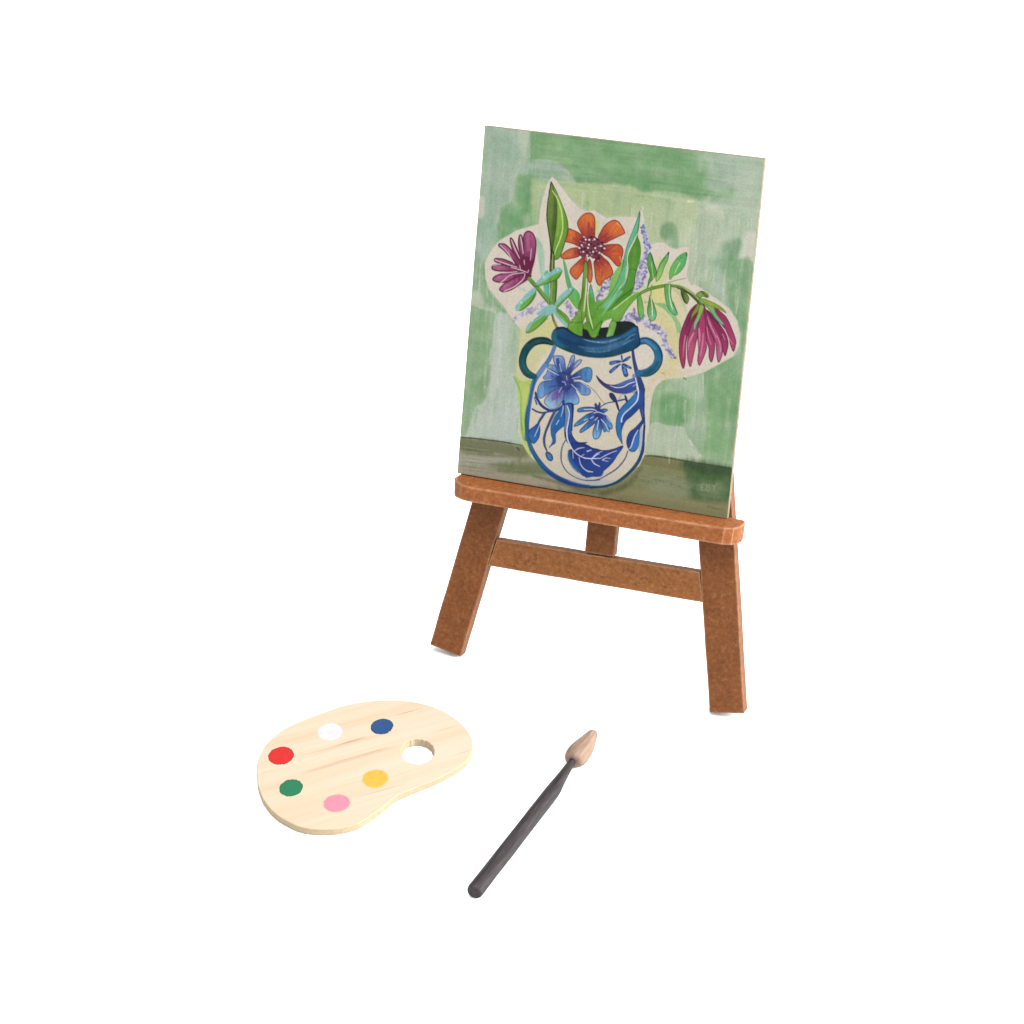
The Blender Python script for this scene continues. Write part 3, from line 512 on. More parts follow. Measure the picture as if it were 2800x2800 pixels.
["s",[4636,8546,5027,8562],[0.46,0.23],[138,138,98],0.35,0.4,0.75],
["s",[3575,8158,3978,8198],[0.77,0.39],[104,116,74],0.44,0.4,0.75],
["s",[1619,7960,1878,7989],[0.35,0.18],[96,98,62],0.3,0.4,0.75],
["s",[3317,8426,3531,8413],[0.79,0.4],[160,154,122],0.39,0.4,0.75],
["s",[4575,8103,5215,8129],[0.43,0.22],[138,138,98],0.26,0.4,0.75],
["s",[6252,8509,6592,8497],[0.6,0.3],[138,138,98],0.29,0.4,0.75],
["s",[3997,7935,4679,7976],[0.5,0.25],[138,138,98],0.29,0.4,0.75],
["s",[985,8333,1567,8360],[0.58,0.29],[120,122,84],0.29,0.4,0.75],
["bgc"],
["p",[1830,1009,1934,1074,2111,1240,2367,1506,2616,1696,2780,1724,2983,1678,3129,1765,3295,1822,3542,1769,3837,1733,4040,1715,4077,1583,4136,1533,4189,1574,4288,1929,4440,2321,4614,2248,4748,2231,4842,2274,4938,2331,5076,2357,5226,2279,5413,2245,5433,2547,5419,2964,5538,3145,5624,3117,5931,3268,6214,3405,6522,3582,6751,3856,6864,4191,6859,4455,6752,4712,6378,4987,6063,5210,5631,5407,5208,5496,5033,5573,4912,5737,4853,5948,4831,6311,4863,6983,4827,6904,4817,7253,4791,7483,4689,7753,4198,8204,2489,8373,1954,8016,1879,7951,1685,7704,1621,7493,1629,7563,1516,6816,1441,6322,1338,6017,1334,5698,1346,5241,1384,4963,1358,4831,1120,4615,881,4330,675,4155,442,3937,329,3681,284,3348,281,3304,338,3139,451,2922,644,2684,868,2533,1046,2404,1387,2268,1586,2187,1593,1821,1637,1528,1704,1233,1773,1093],[210,200,184],1,0.18,[176,176,140],0.12,None,None,0],
["p",[2377,1615,2850,1733,3321,1851,3843,1765,3906,2415,2885,2103],[204,194,180],0.6,1.391,None,0,None,None,1],
["p",[1373,4783,2177,4536,2259,4659,2173,5010,2253,5112,2017,5372,1763,5977,1766,6548,1735,7546,1605,7567,1527,6814,1436,6323,1344,5811,1365,5238],[200,196,140],0.9,0.928,None,0,None,None,1],
["p",[1820,4495,2072,4415,2257,4637,2182,4851,1860,4941,1623,4929],[202,198,128],0.8,0.928,None,0,None,None,1],
["p",[1338,6017,1513,6106,1748,6071,1719,6555,1735,7546,1629,7563,1523,6815,1436,6323],[165,192,88],0.95,0.51,None,0,None,None,1],
["p",[1397,6250,1702,6205,1677,6955,1768,7470,1889,7805,1880,7962,1685,7704,1602,7408,1541,6976],[175,196,92],0.95,0.356,None,0,None,None,1],
["s",[1538,7329,1642,7601,1852,7900],[0.311,0.374,0.311],[205,208,140],0.8,0.178,0],
["s",[1747,6198,1680,6734,1692,7129,1802,7598],[0.374,0.498,0.56,0.498],[110,160,70],0.6,0.311,0],
["s",[1291,6024,1491,6406,1559,7039,1664,7557],[0.389,0.519,0.455,0.389],[128,172,92],0.8,0.371,0],
["s",[1372,4829,1346,5241,1334,5698],[0.298,0.371,0.298],[190,196,110],0.6,0.232,0],
["p",[4170,3770,4629,3333,4896,3275,5302,3265,5448,3817,5420,4439,5437,5280,5066,5446,4924,5399,5151,4921,4838,4299,4516,4033,4236,3983],[208,197,148],0.85,1.623,None,0,None,None,1],
["p",[4535,3301,4896,3275,5024,3654,4723,3828,4576,3715],[208,200,115],0.7,0.696,None,0,None,None,1],
["p",[4773,3865,5010,3965,5331,4451,5352,5114,5117,5037,5062,4489,4799,4127],[200,192,125],0.6,0.928,None,0,None,None,1],
["p",[5049,5270,5725,5215,5517,5402,4942,5576,4719,6103,4641,5777],[206,190,140],0.5,0.928,None,0,None,None,1],
["p",[4653,2648,4977,2716,4886,3166,4624,3267],[190,200,120],0.6,0.696,None,0,None,None,1],
["s",[5036,5372,5094,5386],[0.389,0.26],[190,130,100],0.7,0.139,0],
["s",[5586,5414,5646,5445],[0.389,0.325],[80,110,75],0.7,0.139,0],
["p",[1528,2539,1673,2588,1792,2862,1858,3345,1875,3790,1742,3360,1633,2927],[140,190,160],0.7,0.325,None,0,None,None,1],
["p",[1165,3773,1356,3792,1481,3866,1316,3865],[160,190,170],0.5,0.325,None,0,None,None,1],
["p",[4689,3711,4937,3688,5106,3797,5260,3975,5394,4177,5389,4354,5291,4280,5202,4071,4952,3840,4762,3756],[115,175,110],0.85,0.278,None,0,None,None,1],
["s",[5286,4236,5331,4451],[0.371,0.298],[150,180,130],0.7,0.186,0],
["s",[4440,3723,4712,3708],[0.519,0.325],[130,180,110],0.6,0.232,0],
["s",[5079,3295,5295,3419,5437,3708,5501,3897],[0.455,0.974,0.584,0.26],[165,178,140],0.6,0.325,0],
["s",[3272,3148,3247,3605,3181,4045],[1.137,0.946,0.946],[180,200,110],0.5,0.406,0],
["s",[3065,1951,3078,2232],[1.137,0.946],[196,200,110],0.7,0.325,0],
["l",[1167,4608,1343,4448,1569,4327,1814,4158,1951,4117],[0.232,0.464,0.696,0.835,0.928],60,3,1],
["l",[2434,4006,2588,4164,2718,4303],[0.696,1.159,0.835],60,4,0],
["l",[3590,3228,3472,3443,3352,3637,3275,3803],[0.464,0.928,1.043,0.696],70,5,0],
["l",[4209,1938,4258,2085,4348,2315,4412,2504],[0.186,0.371,0.51,0.557],50,6,2],
["l",[4392,2528,4305,2803,4281,3026,4235,3253,4143,3486],[0.696,1.299,1.739,1.391,0.696],190,7,0],
["l",[3761,4321,3946,4206,4162,4065,4402,4177,4637,4244,4841,4348,4991,4483,5065,4661,5147,4793,5255,4944],[0.348,0.696,1.275,1.101,0.985,0.928,0.812,0.58,0.464,0.278],330,8,0],
["p",[1837,3370,1949,3310,2016,3794,2042,4082,1994,4066,1881,3857],[70,165,125],0.9,0.186,None,0,None,None,1],
["p",[2294,2965,2372,3071,2463,3319,2567,3566,2637,3739,2556,3750,2446,3582,2343,3205],[88,172,118],1,0.12,[120,160,80],0.2,None,None,1],
["p",[2536,3590,2782,3736,2790,4070,2748,4120,2568,3943,2462,3801],[85,175,105],1,0.232,None,0,[95,168,50],[2561,3609,2723,4101],1],
["p",[3038,3464,3114,3623,3173,3822,3181,4045,3047,4064,3019,3765],[85,170,125],1,0.12,[46,93,68],0.15,None,None,1],
["p",[3034,3702,3188,3859,3265,3938,3504,3772,3576,3562,3751,3229,3890,3011,3991,2866,4065,3629,3769,4136,3421,4363,3363,4729,3225,4749,3046,4325,3005,3884],[92,160,55],1,0.232,None,0,None,None,1],
["p",[3560,3214,3744,2893,3811,2756,3900,3130,3673,3548,3381,4018,3181,4045,3194,3898,3486,3702],[120,180,85],1,0.189,None,0,[95,165,50],[3636,3165,3310,3986],1],
["p",[4096,1581,4121,1629,4119,1948,4105,2154,4182,2323,4221,2523,4211,2755,4158,3032,4130,3293,4100,3542,3962,3767,3819,3958,3447,4009,3599,3765,3739,3539,3843,3370,3910,3232,3946,3047,3916,2742,3951,2545,4088,2182,4106,1822],[72,138,38],1,0.12,[70,115,40],0.2,None,None,1],
["s",[4063,2467,4060,2852,4045,3240,3897,3647],[0.946,1.137,0.946,0.757],[92,150,45],0.6,0.406,0.4],
["p",[4096,1581,4110,1860,4073,2158,3963,2402,3904,2615,3896,2809,3943,3021,3923,3230,3843,3370,3712,3542,3561,3783,3421,4012,3248,4036,3430,3827,3606,3557,3714,3284,3803,2950,3818,2690,3880,2362,3980,2029,4049,1778],[92,178,135],1,0.12,[50,97,74],0.15,[96,168,75],[3917,2613,3444,3968],1],
["s",[4094,2104,3987,2374,3924,2548,3903,2744,3938,2970,3913,3257,3774,3482,3661,3705],[0.151,0.227,0.265,0.265,0.302,0.265,0.379,0.265],[196,214,160],0.95,0.1,0],
["s",[3905,2921,3897,3320,3718,3610,3460,4045,3338,4218],[0.325,0.389,0.65,0.519,0.26],[150,200,170],0.9,0.139,0],
["p",[3938,3270,3981,2999,4139,2979,4135,3178,4113,3424,3799,3732,3473,4177,3352,4372,3338,4218,3698,3635,3920,3317],[78,145,42],1,0.186,[42,79,23],0.15,None,None,1],
["p",[3909,3208,3815,3419,3632,3666,3406,3963,3327,4108,3342,4262,3468,4133,3720,3631,3901,3363],[100,185,150],0.8,0.186,None,0,None,None,1],
["p",[3566,4678,3612,4426,3701,4146,3861,3901,4048,3698,4239,3539,4453,3389,4671,3294,4935,3215,5183,3204,5393,3274,5630,3396,5776,3508,5849,3564,5787,3616,5637,3461,5399,3339,5213,3277,4986,3274,4722,3353,4460,3466,4247,3627,4045,3898,3891,4208,3757,4495,3726,4655],[98,160,50],1,0.139,[53,88,27],0.15,[92,122,45],[3985,3751,5533,3322],1],
["p",[3338,4218,3684,3970,4042,3632,4235,3496,4268,3602,4061,3829,3855,4080,3732,4230,3609,4158,3485,4309,3361,4461],[100,165,52],1,0.232,None,0,None,None,1],
["s",[3686,3992,3980,3707,4255,3471,4492,3329,4711,3245,4933,3193],[0.298,0.334,0.334,0.334,0.298,0.222],[178,208,115],0.95,0.1,0],
["s",[4976,3176,5193,3082,5411,3009],[0.259,0.259,0.186],[130,160,70],0.9,0.1,0],
["s",[5213,3277,5444,3333,5686,3498,5783,3573],[0.298,0.334,0.371,0.298],[50,60,25],0.8,0.116,0],
["s",[5251,3206,5484,3284,5723,3427],[0.222,0.259,0.259],[60,85,30],0.7,0.1,0],
["s",[5047,3200,5296,3211,5530,3300,5748,3446,5801,3527],[0.222,0.334,0.371,0.371,0.298],[140,178,80],0.8,0.116,0],
["p",[4239,3607,4323,3578,4397,3778,4435,3983,4413,4127,4338,4102,4273,3900],[95,165,62],1,0.12,[52,90,34],0.15,[90,175,85],[4253,3605,4393,4112],1],
["s",[4262,3692,4296,3950,4361,4116],[0.147,0.176,0.117],[60,100,40],0.7,0.1,0],
["p",[4553,3530,4618,3643,4706,3806,4757,3957,4735,4100,4650,4147,4559,4054,4517,3902,4533,3690],[80,140,50],1,0.12,[44,77,27],0.15,[95,180,125],[4528,3830,4741,3976],1],
["s",[4560,3511,4618,3731,4652,3954,4657,4040],[0.176,0.235,0.264,0.147],[205,225,195],0.95,0.1,0],
["p",[4894,3257,5043,3220,5065,3443,5141,3660,5269,3869,5257,3923,5166,3918,5027,3780,4938,3565],[85,160,70],1,0.12,[46,88,38],0.15,[85,170,110],[4929,3340,5198,3878],1],
["s",[5004,3225,5026,3449,5088,3667,5146,3798],[0.176,0.264,0.293,0.176],[200,222,190],0.9,0.1,0],
["s",[5137,3625,5225,3788,5278,3868],[0.205,0.176,0.117],[35,70,35],0.7,0.1,0],
["p",[4453,2516,4515,2595,4587,2776,4657,2941,4619,3102,4524,3237,4466,3384,4482,3173,4507,3065,4423,2850,4410,2625],[88,165,85],1,0.12,[48,90,46],0.15,[85,155,45],[4446,2621,4585,3124],1],
["s",[4462,2515,4522,2663,4613,2860,4658,2958],[0.235,0.235,0.205,0.147],[55,80,40],0.8,0.1,0],
["s",[4512,2751,4545,2903,4606,3156],[0.176,0.205,0.176],[180,215,150],0.8,0.1,0],
["p",[4913,2457,4912,2630,4841,2813,4791,3028,4698,3179,4659,3149,4674,2939,4727,2741,4833,2554],[92,170,88],1,0.12,[50,93,48],0.15,[150,185,80],[4853,2568,4730,3140],1],
["s",[4913,2457,4893,2520],[0.352,0.176],[60,30,40],0.9,0.1,0],
["s",[4853,2568,4744,2738,4674,2939,4647,3116],[0.147,0.176,0.176,0.147],[60,90,40],0.7,0.1,0],
["p",[5344,2401,5370,2484,5333,2731,5209,2920,5075,3007,5013,3102,4977,3003,5000,2792,5120,2568,5250,2439],[72,165,88],1,0.12,[70,140,60],0.2,[105,175,70],[5307,2475,5027,3066],1],
["s",[5212,2678,5160,2788,5104,2934],[0.235,0.235,0.147],[190,225,195],0.8,0.1,0],
["s",[5346,2418,5365,2485],[0.293,0.235],[25,60,35],0.8,0.1,0],
["d",[5177,2596,5222,2547],0.128,[80,50,45],0.8],
["p",[5307,3272,5393,3330,5502,3437,5520,3521,5485,3621,5419,3587,5346,3475,5304,3359],[75,95,28],1,0.12,[41,52,15],0.15,[120,145,55],[5353,3457,5504,3454],1],
["s",[5318,3375,5397,3538,5467,3615],[0.256,0.36,0.206],[35,50,18],0.8,0.11,0],
["p",[5683,3377,5796,3267,5923,3293,5997,3361,5953,3410,5844,3390,5797,3449],[120,158,62],1,0.12,[70,95,35],0.2,None,None,1],
["s",[5816,3290,5949,3376],[0.352,0.352],[55,75,28],0.8,0.11,0],
["s",[4560,3966,4633,3432,4592,3193],[0.088,0.293,0.235],[110,160,60],0.0,0.1,0],
["s",[4572,3545,4575,3300],[0.352,0.352],[98,150,50],0.9,0.11,0],
["p",[5722,3581,5881,3576,6094,3582,6224,3633,6438,3829,6644,4113,6767,4356,6755,4584,6686,4507,6593,4294,6578,4487,6528,4686,6431,4439,6463,4748,6362,4797,6291,4458,6249,4569,6257,4812,6155,4862,6074,4594,6047,4843,5939,5016,5874,4903,5836,4523,5765,4883,5712,5067,5624,4904,5580,4647,5589,4997,5541,5144,5442,4965,5397,4691,5404,4322,5498,4012,5611,3717],[150,45,92],0.0,0.12,None,0,None,None,1],
["p",[5739,3578,5813,3603,5765,3835,5625,4203,5559,4527,5580,4910,5580,5086,5542,5193,5456,5016,5400,4760,5386,4412,5466,4051,5579,3756],[120,35,75],1,0.12,[95,25,62],0.2,[168,48,88],[5713,3669,5509,5008],1],
["p",[5800,3657,5907,3659,5914,4076,5821,4385,5774,4794,5726,5117,5640,4972,5591,4663,5589,4383,5646,4061,5744,3803],[130,40,80],1,0.12,[95,25,62],0.2,[185,75,112],[5792,3745,5695,4718],1],
["p",[6061,3604,6166,3589,6318,3690,6490,3822,6639,4062,6756,4305,6771,4442,6731,4605,6645,4460,6549,4213,6386,4010,6191,3829],[150,40,85],1,0.12,[95,25,62],0.2,[175,60,100],[6119,3648,6719,4485],1],
["p",[5983,3701,6173,3831,6392,4061,6514,4218,6588,4416,6574,4627,6533,4738,6442,4542,6326,4279,6119,3995],[125,30,78],1,0.12,[95,25,62],0.2,[160,50,100],[6060,3760,6519,4600],1],
["p",[5906,3642,6025,3765,6194,4037,6340,4242,6431,4439,6473,4676,6409,4913,6344,4800,6274,4461,6121,4186,5967,3894],[160,45,92],1,0.12,[95,25,62],0.2,[190,88,125],[5976,3806,6397,4792],1],
["p",[5890,3662,5998,3855,6079,4122,6230,4380,6274,4635,6233,4930,6152,4828,6118,4588,6020,4410,5914,4076],[158,45,92],1,0.12,[95,25,62],0.2,[170,60,105],[5923,3814,6222,4817],1],
["p",[5874,3681,5967,3894,6020,4235,6073,4577,6027,4828,5943,5054,5878,4937,5880,4692,5818,4351,5818,4002],[165,50,95],1,0.12,[95,25,62],0.2,[185,75,115],[5888,3818,5950,4944],1],
["s",[6018,3870,6107,4049,6277,4321],[0.256,0.462,0.206],[214,150,170],0.75,0.147,0.25],
["s",[5836,4174,5871,4343,5878,4587],[0.462,0.566,0.206],[214,150,170],0.75,0.147,0.25],
["s",[5723,4294,5638,4516,5624,4728],[0.412,0.36,0.154],[214,150,170],0.75,0.147,0.25],
["s",[5519,4393,5511,4674,5518,4919],[0.352,0.352,0.176],[214,150,170],0.75,0.147,0.25],
["s",[5953,4279,5959,4506,5938,4823],[0.235,0.293,0.176],[214,150,170],0.75,0.147,0.25],
["s",[6291,4284,6379,4446,6417,4650],[0.256,0.36,0.206],[214,150,170],0.75,0.147,0.25],
["s",[6465,4086,6594,4311,6713,4433],[0.235,0.293,0.147],[214,150,170],0.75,0.147,0.25],
["s",[6427,4230,6494,4360],[0.293,0.176],[214,150,170],0.75,0.147,0.25],
["s",[6025,4113,6081,4314,6172,4510],[0.235,0.293,0.176],[214,150,170],0.75,0.147,0.25],
["s",[6044,4476,6101,4590],[0.293,0.176],[214,150,170],0.75,0.147,0.25],
["s",[5650,3747,5583,3965,5519,4218],[0.36,0.462,0.154],[96,22,62],0.6,0.183,0.2],
["s",[5758,3767,5681,4056],[0.36,0.462,0.154],[96,22,62],0.6,0.183,0.2],
["s",[5986,3735,6200,3914,6336,4034],[0.36,0.462,0.154],[96,22,62],0.6,0.183,0.2],
["s",[5993,4152,6050,4353],[0.36,0.462,0.154],[96,22,62],0.6,0.183,0.2],
["s",[6413,4267,6497,4394],[0.36,0.462,0.154],[96,22,62],0.6,0.183,0.2],
["s",[6152,3626,6311,3795],[0.36,0.462,0.154],[96,22,62],0.6,0.183,0.2],
["p",[5739,3578,5793,3588,5790,3728,5665,3901,5604,3997,5630,3819,5697,3688],[130,135,50],1,0.12,[71,74,27],0.15,None,None,1],
["p",[5795,3605,5902,3608,5899,3747,5830,3948,5772,4078,5749,4203,5706,4210,5699,4054,5765,3835],[128,165,65],1,0.12,[70,90,35],0.15,[130,180,170],[5818,3828,5730,4189],1],
["p",[5762,3454,5923,3466,6108,3545,6238,3770,6435,3968,6385,4001,6194,3863,5995,3647,5825,3549],[110,165,75],1,0.12,[60,90,41],0.15,[130,180,165],[5993,3630,6418,3971],1],
["p",[5849,3442,6066,3482,6305,3570,6440,3673,6443,3707,6278,3643,6079,3601,5914,3554],[135,160,50],1,0.12,[120,120,45],0.2,None,None,1],
["s",[5881,3576,5932,3639],[0.352,0.235],[90,25,45],0.8,0.1,0],
["p",[1350,2383,1472,2435,1562,2602,1577,2823,1564,3070,1523,3277,1444,3444,1323,3415,1249,3111,1253,2752,1224,2555,1261,2439],[122,32,74],1,0.12,[92,30,58],0.341,[170,85,128],[1430,3289,1331,2430],1],
["p",[1148,2498,1214,2579,1263,2863,1327,3190,1288,3285,1195,3028,1113,2770,1107,2570],[122,32,74],1,0.12,[92,30,58],0.341,[170,85,128],[1304,3193,1152,2542],1],
["p",[898,2608,973,2654,1138,2924,1280,3196,1267,3310,1111,3151,971,2900,895,2709],[122,32,74],1,0.12,[92,30,58],0.341,[170,85,128],[1234,3202,926,2660],1],
["p",[676,2777,795,2788,998,2942,1206,3161,1368,3387,1222,3338,992,3144,762,2949,611,2857,607,2801],[122,32,74],1,0.12,[92,30,58],0.341,[170,85,128],[1265,3288,680,2825],1],
["p",[589,3151,779,3149,1070,3224,1313,3304,1417,3403,1226,3383,887,3304,599,3262,524,3227,531,3170],[122,32,74],1,0.12,[92,30,58],0.341,[170,85,128],[1269,3332,593,3196],1],
["p",[556,3313,791,3282,1127,3328,1417,3403,1327,3459,994,3436,664,3468,495,3445,477,3368],[122,32,74],1,0.12,[92,30,58],0.341,[170,85,128],[1275,3399,538,3383],1],
["p",[625,3563,901,3459,1230,3427,1397,3450,1292,3599,1015,3680,735,3740,567,3728,519,3667],[122,32,74],1,0.12,[92,30,58],0.341,[170,85,128],[1280,3465,610,3666],1],
["p",[1444,3444,1518,3479,1388,3608,1210,3744,1033,3881,849,3955,741,3942,723,3877,831,3750,1054,3585,1302,3440],[122,32,74],1,0.12,[92,30,58],0.341,[170,85,128],[1376,3475,843,3884],1],
["p",[1288,3016,1529,3075,1525,3299,1496,3504,1382,3542,1277,3421,1214,3250],[105,25,62],0.85,0.278,None,0,None,None,1],
["s",[1152,2542,1203,2714,1259,2953],[0.222,0.298,0.222],[222,195,205],0.85,0.1,0],
["s",[644,2819,860,2982,1047,3227],[0.222,0.298,0.222],[222,195,205],0.85,0.1,0],
["s",[926,2660,1039,2869,1175,3076],[0.222,0.298,0.222],[222,195,205],0.85,0.1,0],
["s",[546,3202,885,3270,1125,3306],[0.222,0.298,0.222],[222,195,205],0.85,0.1,0],
["s",[984,3325,1224,3361,1392,3395],[0.222,0.298,0.222],[222,195,205],0.85,0.1,0],
["s",[735,3740,823,3661,1000,3502,1323,3415],[0.222,0.298,0.222],[222,195,205],0.85,0.1,0],
["s",[848,3939,1119,3779,1314,3573,1349,3434],[0.222,0.298,0.222],[222,195,205],0.85,0.1,0],
["s",[1296,3105,1317,3214],[0.222,0.298,0.222],[222,195,205],0.85,0.1,0],
["s",[1459,2816,1459,3084],[0.222,0.298,0.222],[222,195,205],0.85,0.1,0],
["s",[1191,3253,1222,3338],[0.222,0.298,0.222],[222,195,205],0.85,0.1,0],
["s",[1434,3333,1417,3403],[0.222,0.298,0.222],[222,195,205],0.85,0.1,0],
["s",[571,3491,808,3483,1134,3417],[0.222,0.298,0.222],[222,195,205],0.85,0.1,0],
["s",[510,3341,696,3284],[0.222,0.298,0.222],[222,195,205],0.85,0.1,0],
["s",[1334,2474,1391,2847],[0.78,0.714],[188,110,150],0.45,0.325,0.3],
["s",[837,3817,1152,3617],[0.78,0.714],[188,110,150],0.45,0.325,0.3],
["s",[677,3613,1003,3547],[0.78,0.714],[188,110,150],0.45,0.325,0.3],
["s",[585,3377,798,3371],[0.78,0.714],[188,110,150],0.45,0.325,0.3],
["s",[703,2822,904,2954],[0.78,0.714],[188,110,150],0.45,0.325,0.3],
["s",[1477,3552,1706,3746,1912,3942,2091,4098],[1.103,1.169,1.169,1.299],[100,150,60],1,0.116,0],
["s",[1506,3615,1788,3869,1994,4066],[0.298,0.298,0.298],[70,95,35],0.7,0.1,0],
["p",[1400,1511,1460,1568,1605,1666],[0,0,0],0,0.14,None,0,None,None,1],
["p",[1818,1138,1929,1283,2052,1478,2177,1705,2291,1934,2345,2126,2345,2325,2293,2598,2242,2804,2175,2958,2061,2995,1992,2881,1929,2622,1862,2342,1790,2062,1766,1800,1780,1489,1800,1266],[104,150,48],1,0.12,[62,88,30],0.243,None,None,1],
["p",[1818,1138,1911,1341,1989,1552,2030,1878,2037,2209,2020,2544,1988,2837,1929,2622,1857,2342,1790,2062,1766,1800,1780,1489],[88,120,42],1,0.186,[48,66,23],0.15,None,None,1],
["s",[1933,1448,1984,1884,1989,2326,1980,2749],[0.455,1.103,1.103,0.455],[52,82,22],0.7,0.464,0.2],
["s",[2015,1460,2112,1757,2119,2088,2079,2425],[0.455,1.299,1.169,0.455],[128,172,58],0.8,0.464,0],
["s",[1865,1346,2023,1548,2156,1862,2209,2187,2176,2457,2086,2758,2056,2939],[0.195,0.26,0.357,0.357,0.325,0.26,0.195],[190,212,118],0.95,0.1,0],
["s",[1818,1138,1785,1488,1782,1842,1805,2105,1895,2448,1953,2708],[0.26,0.195,0.26,0.26,0.26,0.389],[42,55,28],0.8,0.1,0],
["p",[1959,2774,2046,2829,2082,3092,2088,3292,1977,3307,1965,3018],[72,88,32],1,0.12,[39,48,17],0.15,None,None,1],
["s",[2015,2878,2036,3232],[0.334,0.334],[165,175,95],0.8,0.1,0],
["s",[1964,2751,1993,3014],[0.455,0.325],[28,32,20],0.8,0.116,0],
["p",[2025,3501,2167,3393,2202,3769,2189,4152,2050,4171,2043,3835],[92,135,45],1,0.12,[50,74,24],0.15,None,None,1],
["s",[2150,3463,2178,3772,2174,4109],[0.298,0.298,0.298],[70,75,28],0.7,0.1,0],
["s",[2062,3519,2067,3832,2071,4011],[0.389,0.455,0.389],[120,175,70],0.7,0.186,0],
["p",[2839,1761,2914,1771,2988,1845,3022,1995,3033,2186,3032,2315,2887,2346,2737,2326,2660,2233,2581,2101,2572,2012,2630,1902,2728,1800],[158,48,48],1,0.12,[110,42,28],0.227,[214,100,42],[2886,2333,2821,1930],1],
["p",[3432,1874,3565,1864,3666,1941,3782,2105,3767,2158,3603,2256,3426,2368,3300,2448,3161,2401,3125,2303,3168,2195,3259,2017],[158,48,48],1,0.12,[110,42,28],0.227,[214,100,42],[3212,2369,3504,2063],1],
["p",[3329,2477,3566,2427,3686,2431,3767,2504,3785,2630,3759,2775,3745,2906,3683,2952,3583,2888,3437,2765,3255,2686,3231,2573],[158,48,48],1,0.12,[110,42,28],0.227,[200,78,36],[3259,2582,3585,2630],1],
["p",[3205,2731,3333,2804,3462,2891,3558,3046,3575,3160,3496,3248,3383,3327,3302,3468,3220,3453,3154,3332,3106,3105,3074,2903],[158,48,48],1,0.12,[110,42,28],0.227,[205,95,40],[3175,2838,3344,3203],1],
["p",[2949,2867,3007,2911,3040,3049,3071,3239,3054,3410,2995,3431,2951,3320,2944,3101,2918,2974],[158,48,48],1,0.12,[110,42,28],0.227,[200,105,60],[2966,2904,2992,3185],1],
["p",[2824,2831,2897,2887,2881,3005,2828,3167,2736,3335,2674,3406,2589,3368,2490,3251,2514,3144,2624,3013,2747,2880],[158,48,48],1,0.12,[110,42,28],0.227,[210,95,45],[2817,2897,2665,3163],1],
["p",[2563,2639,2685,2643,2712,2794,2664,2852,2507,2911,2334,2953,2222,2916,2280,2811,2406,2704],[158,48,48],1,0.12,[110,42,28],0.227,[208,98,50],[2681,2746,2469,2800],1],
["p",[2360,2199,2470,2218,2637,2274,2755,2376,2745,2557,2640,2597,2528,2559,2391,2538,2301,2523,2335,2377,2346,2272],[158,48,48],1,0.12,[110,42,28],0.227,[212,98,42],[2667,2451,2429,2365],1],
["s",[2801,1855,2805,2047],[0.493,0.265],[226,122,58],0.5,0.216,0.4],
["s",[2880,1845,2944,2094],[0.493,0.265],[226,122,58],0.5,0.216,0.4],
["s",[2422,2288,2539,2377],[0.493,0.265],[226,122,58],0.5,0.216,0.4],
["s",[2434,2416,2572,2450],[0.493,0.265],[226,122,58],0.5,0.216,0.4],
["s",[3521,1959,3407,2165],[0.493,0.265],[226,122,58],0.5,0.216,0.4],
["s",[3595,2039,3454,2236],[0.493,0.265],[226,122,58],0.5,0.216,0.4],
["s",[3599,2500,3450,2622],[0.493,0.265],[226,122,58],0.5,0.216,0.4],
["s",[3653,2647,3495,2668],[0.493,0.265],[226,122,58],0.5,0.216,0.4],
["s",[3373,2941,3478,3056],[0.493,0.265],[226,122,58],0.5,0.216,0.4],
["s",[3266,3084,3356,3331],[0.493,0.265],[226,122,58],0.5,0.216,0.4],
["s",[3205,3157,3237,3347],[0.493,0.265],[226,122,58],0.5,0.216,0.4],
["s",[2606,3106,2632,3245],[0.493,0.265],[226,122,58],0.5,0.216,0.4],
["s",[2392,2848,2547,2764],[0.493,0.265],[226,122,58],0.5,0.216,0.4],
["s",[2684,3070,2624,3298],[0.493,0.265],[226,122,58],0.5,0.216,0.4],
["s",[2856,2015,2874,2206,2898,2319],[0.568,0.455,0.227],[138,36,56],0.55,0.243,0.3],
["s",[2949,2145,2951,2312],[0.568,0.455,0.227],[138,36,56],0.55,0.243,0.3],
["s",[2517,2431,2657,2491],[0.568,0.455,0.227],[138,36,56],0.55,0.243,0.3],
["s",[3207,2319,3356,2197],[0.568,0.455,0.227],[138,36,56],0.55,0.243,0.3],
["s",[3294,2385,3480,2233],[0.568,0.455,0.227],[138,36,56],0.55,0.243,0.3],
["s",[3288,2604,3489,2604],[0.568,0.455,0.227],[138,36,56],0.55,0.243,0.3],
["s",[3296,2693,3465,2775],[0.568,0.455,0.227],[138,36,56],0.55,0.243,0.3],
["s",[3193,2887,3324,2986],[0.568,0.455,0.227],[138,36,56],0.55,0.243,0.3],
["s",[3158,2943,3234,3037],[0.568,0.455,0.227],[138,36,56],0.55,0.243,0.3],
["s",[2847,2932,2775,3032],[0.568,0.455,0.227],[138,36,56],0.55,0.243,0.3],
["s",[2641,2752,2548,2776],[0.568,0.455,0.227],[138,36,56],0.55,0.243,0.3],
["s",[3312,3143,3310,3272],[0.568,0.455,0.227],[138,36,56],0.55,0.243,0.3],
["s",[3571,1927,3657,1993],[0.379,0.227],[235,170,130],0.7,0.135,0.3],
["s",[3714,2717,3752,2840],[0.379,0.227],[235,170,130],0.7,0.135,0.3],
["s",[2864,2826,2905,2976,2913,3131],[0.455,0.417,0.34],[130,100,80],0.7,0.189,0],
["s",[2957,2814,3025,2961,3090,3224],[0.173,0.173,0.13],[215,190,160],0.8,0.1,0],
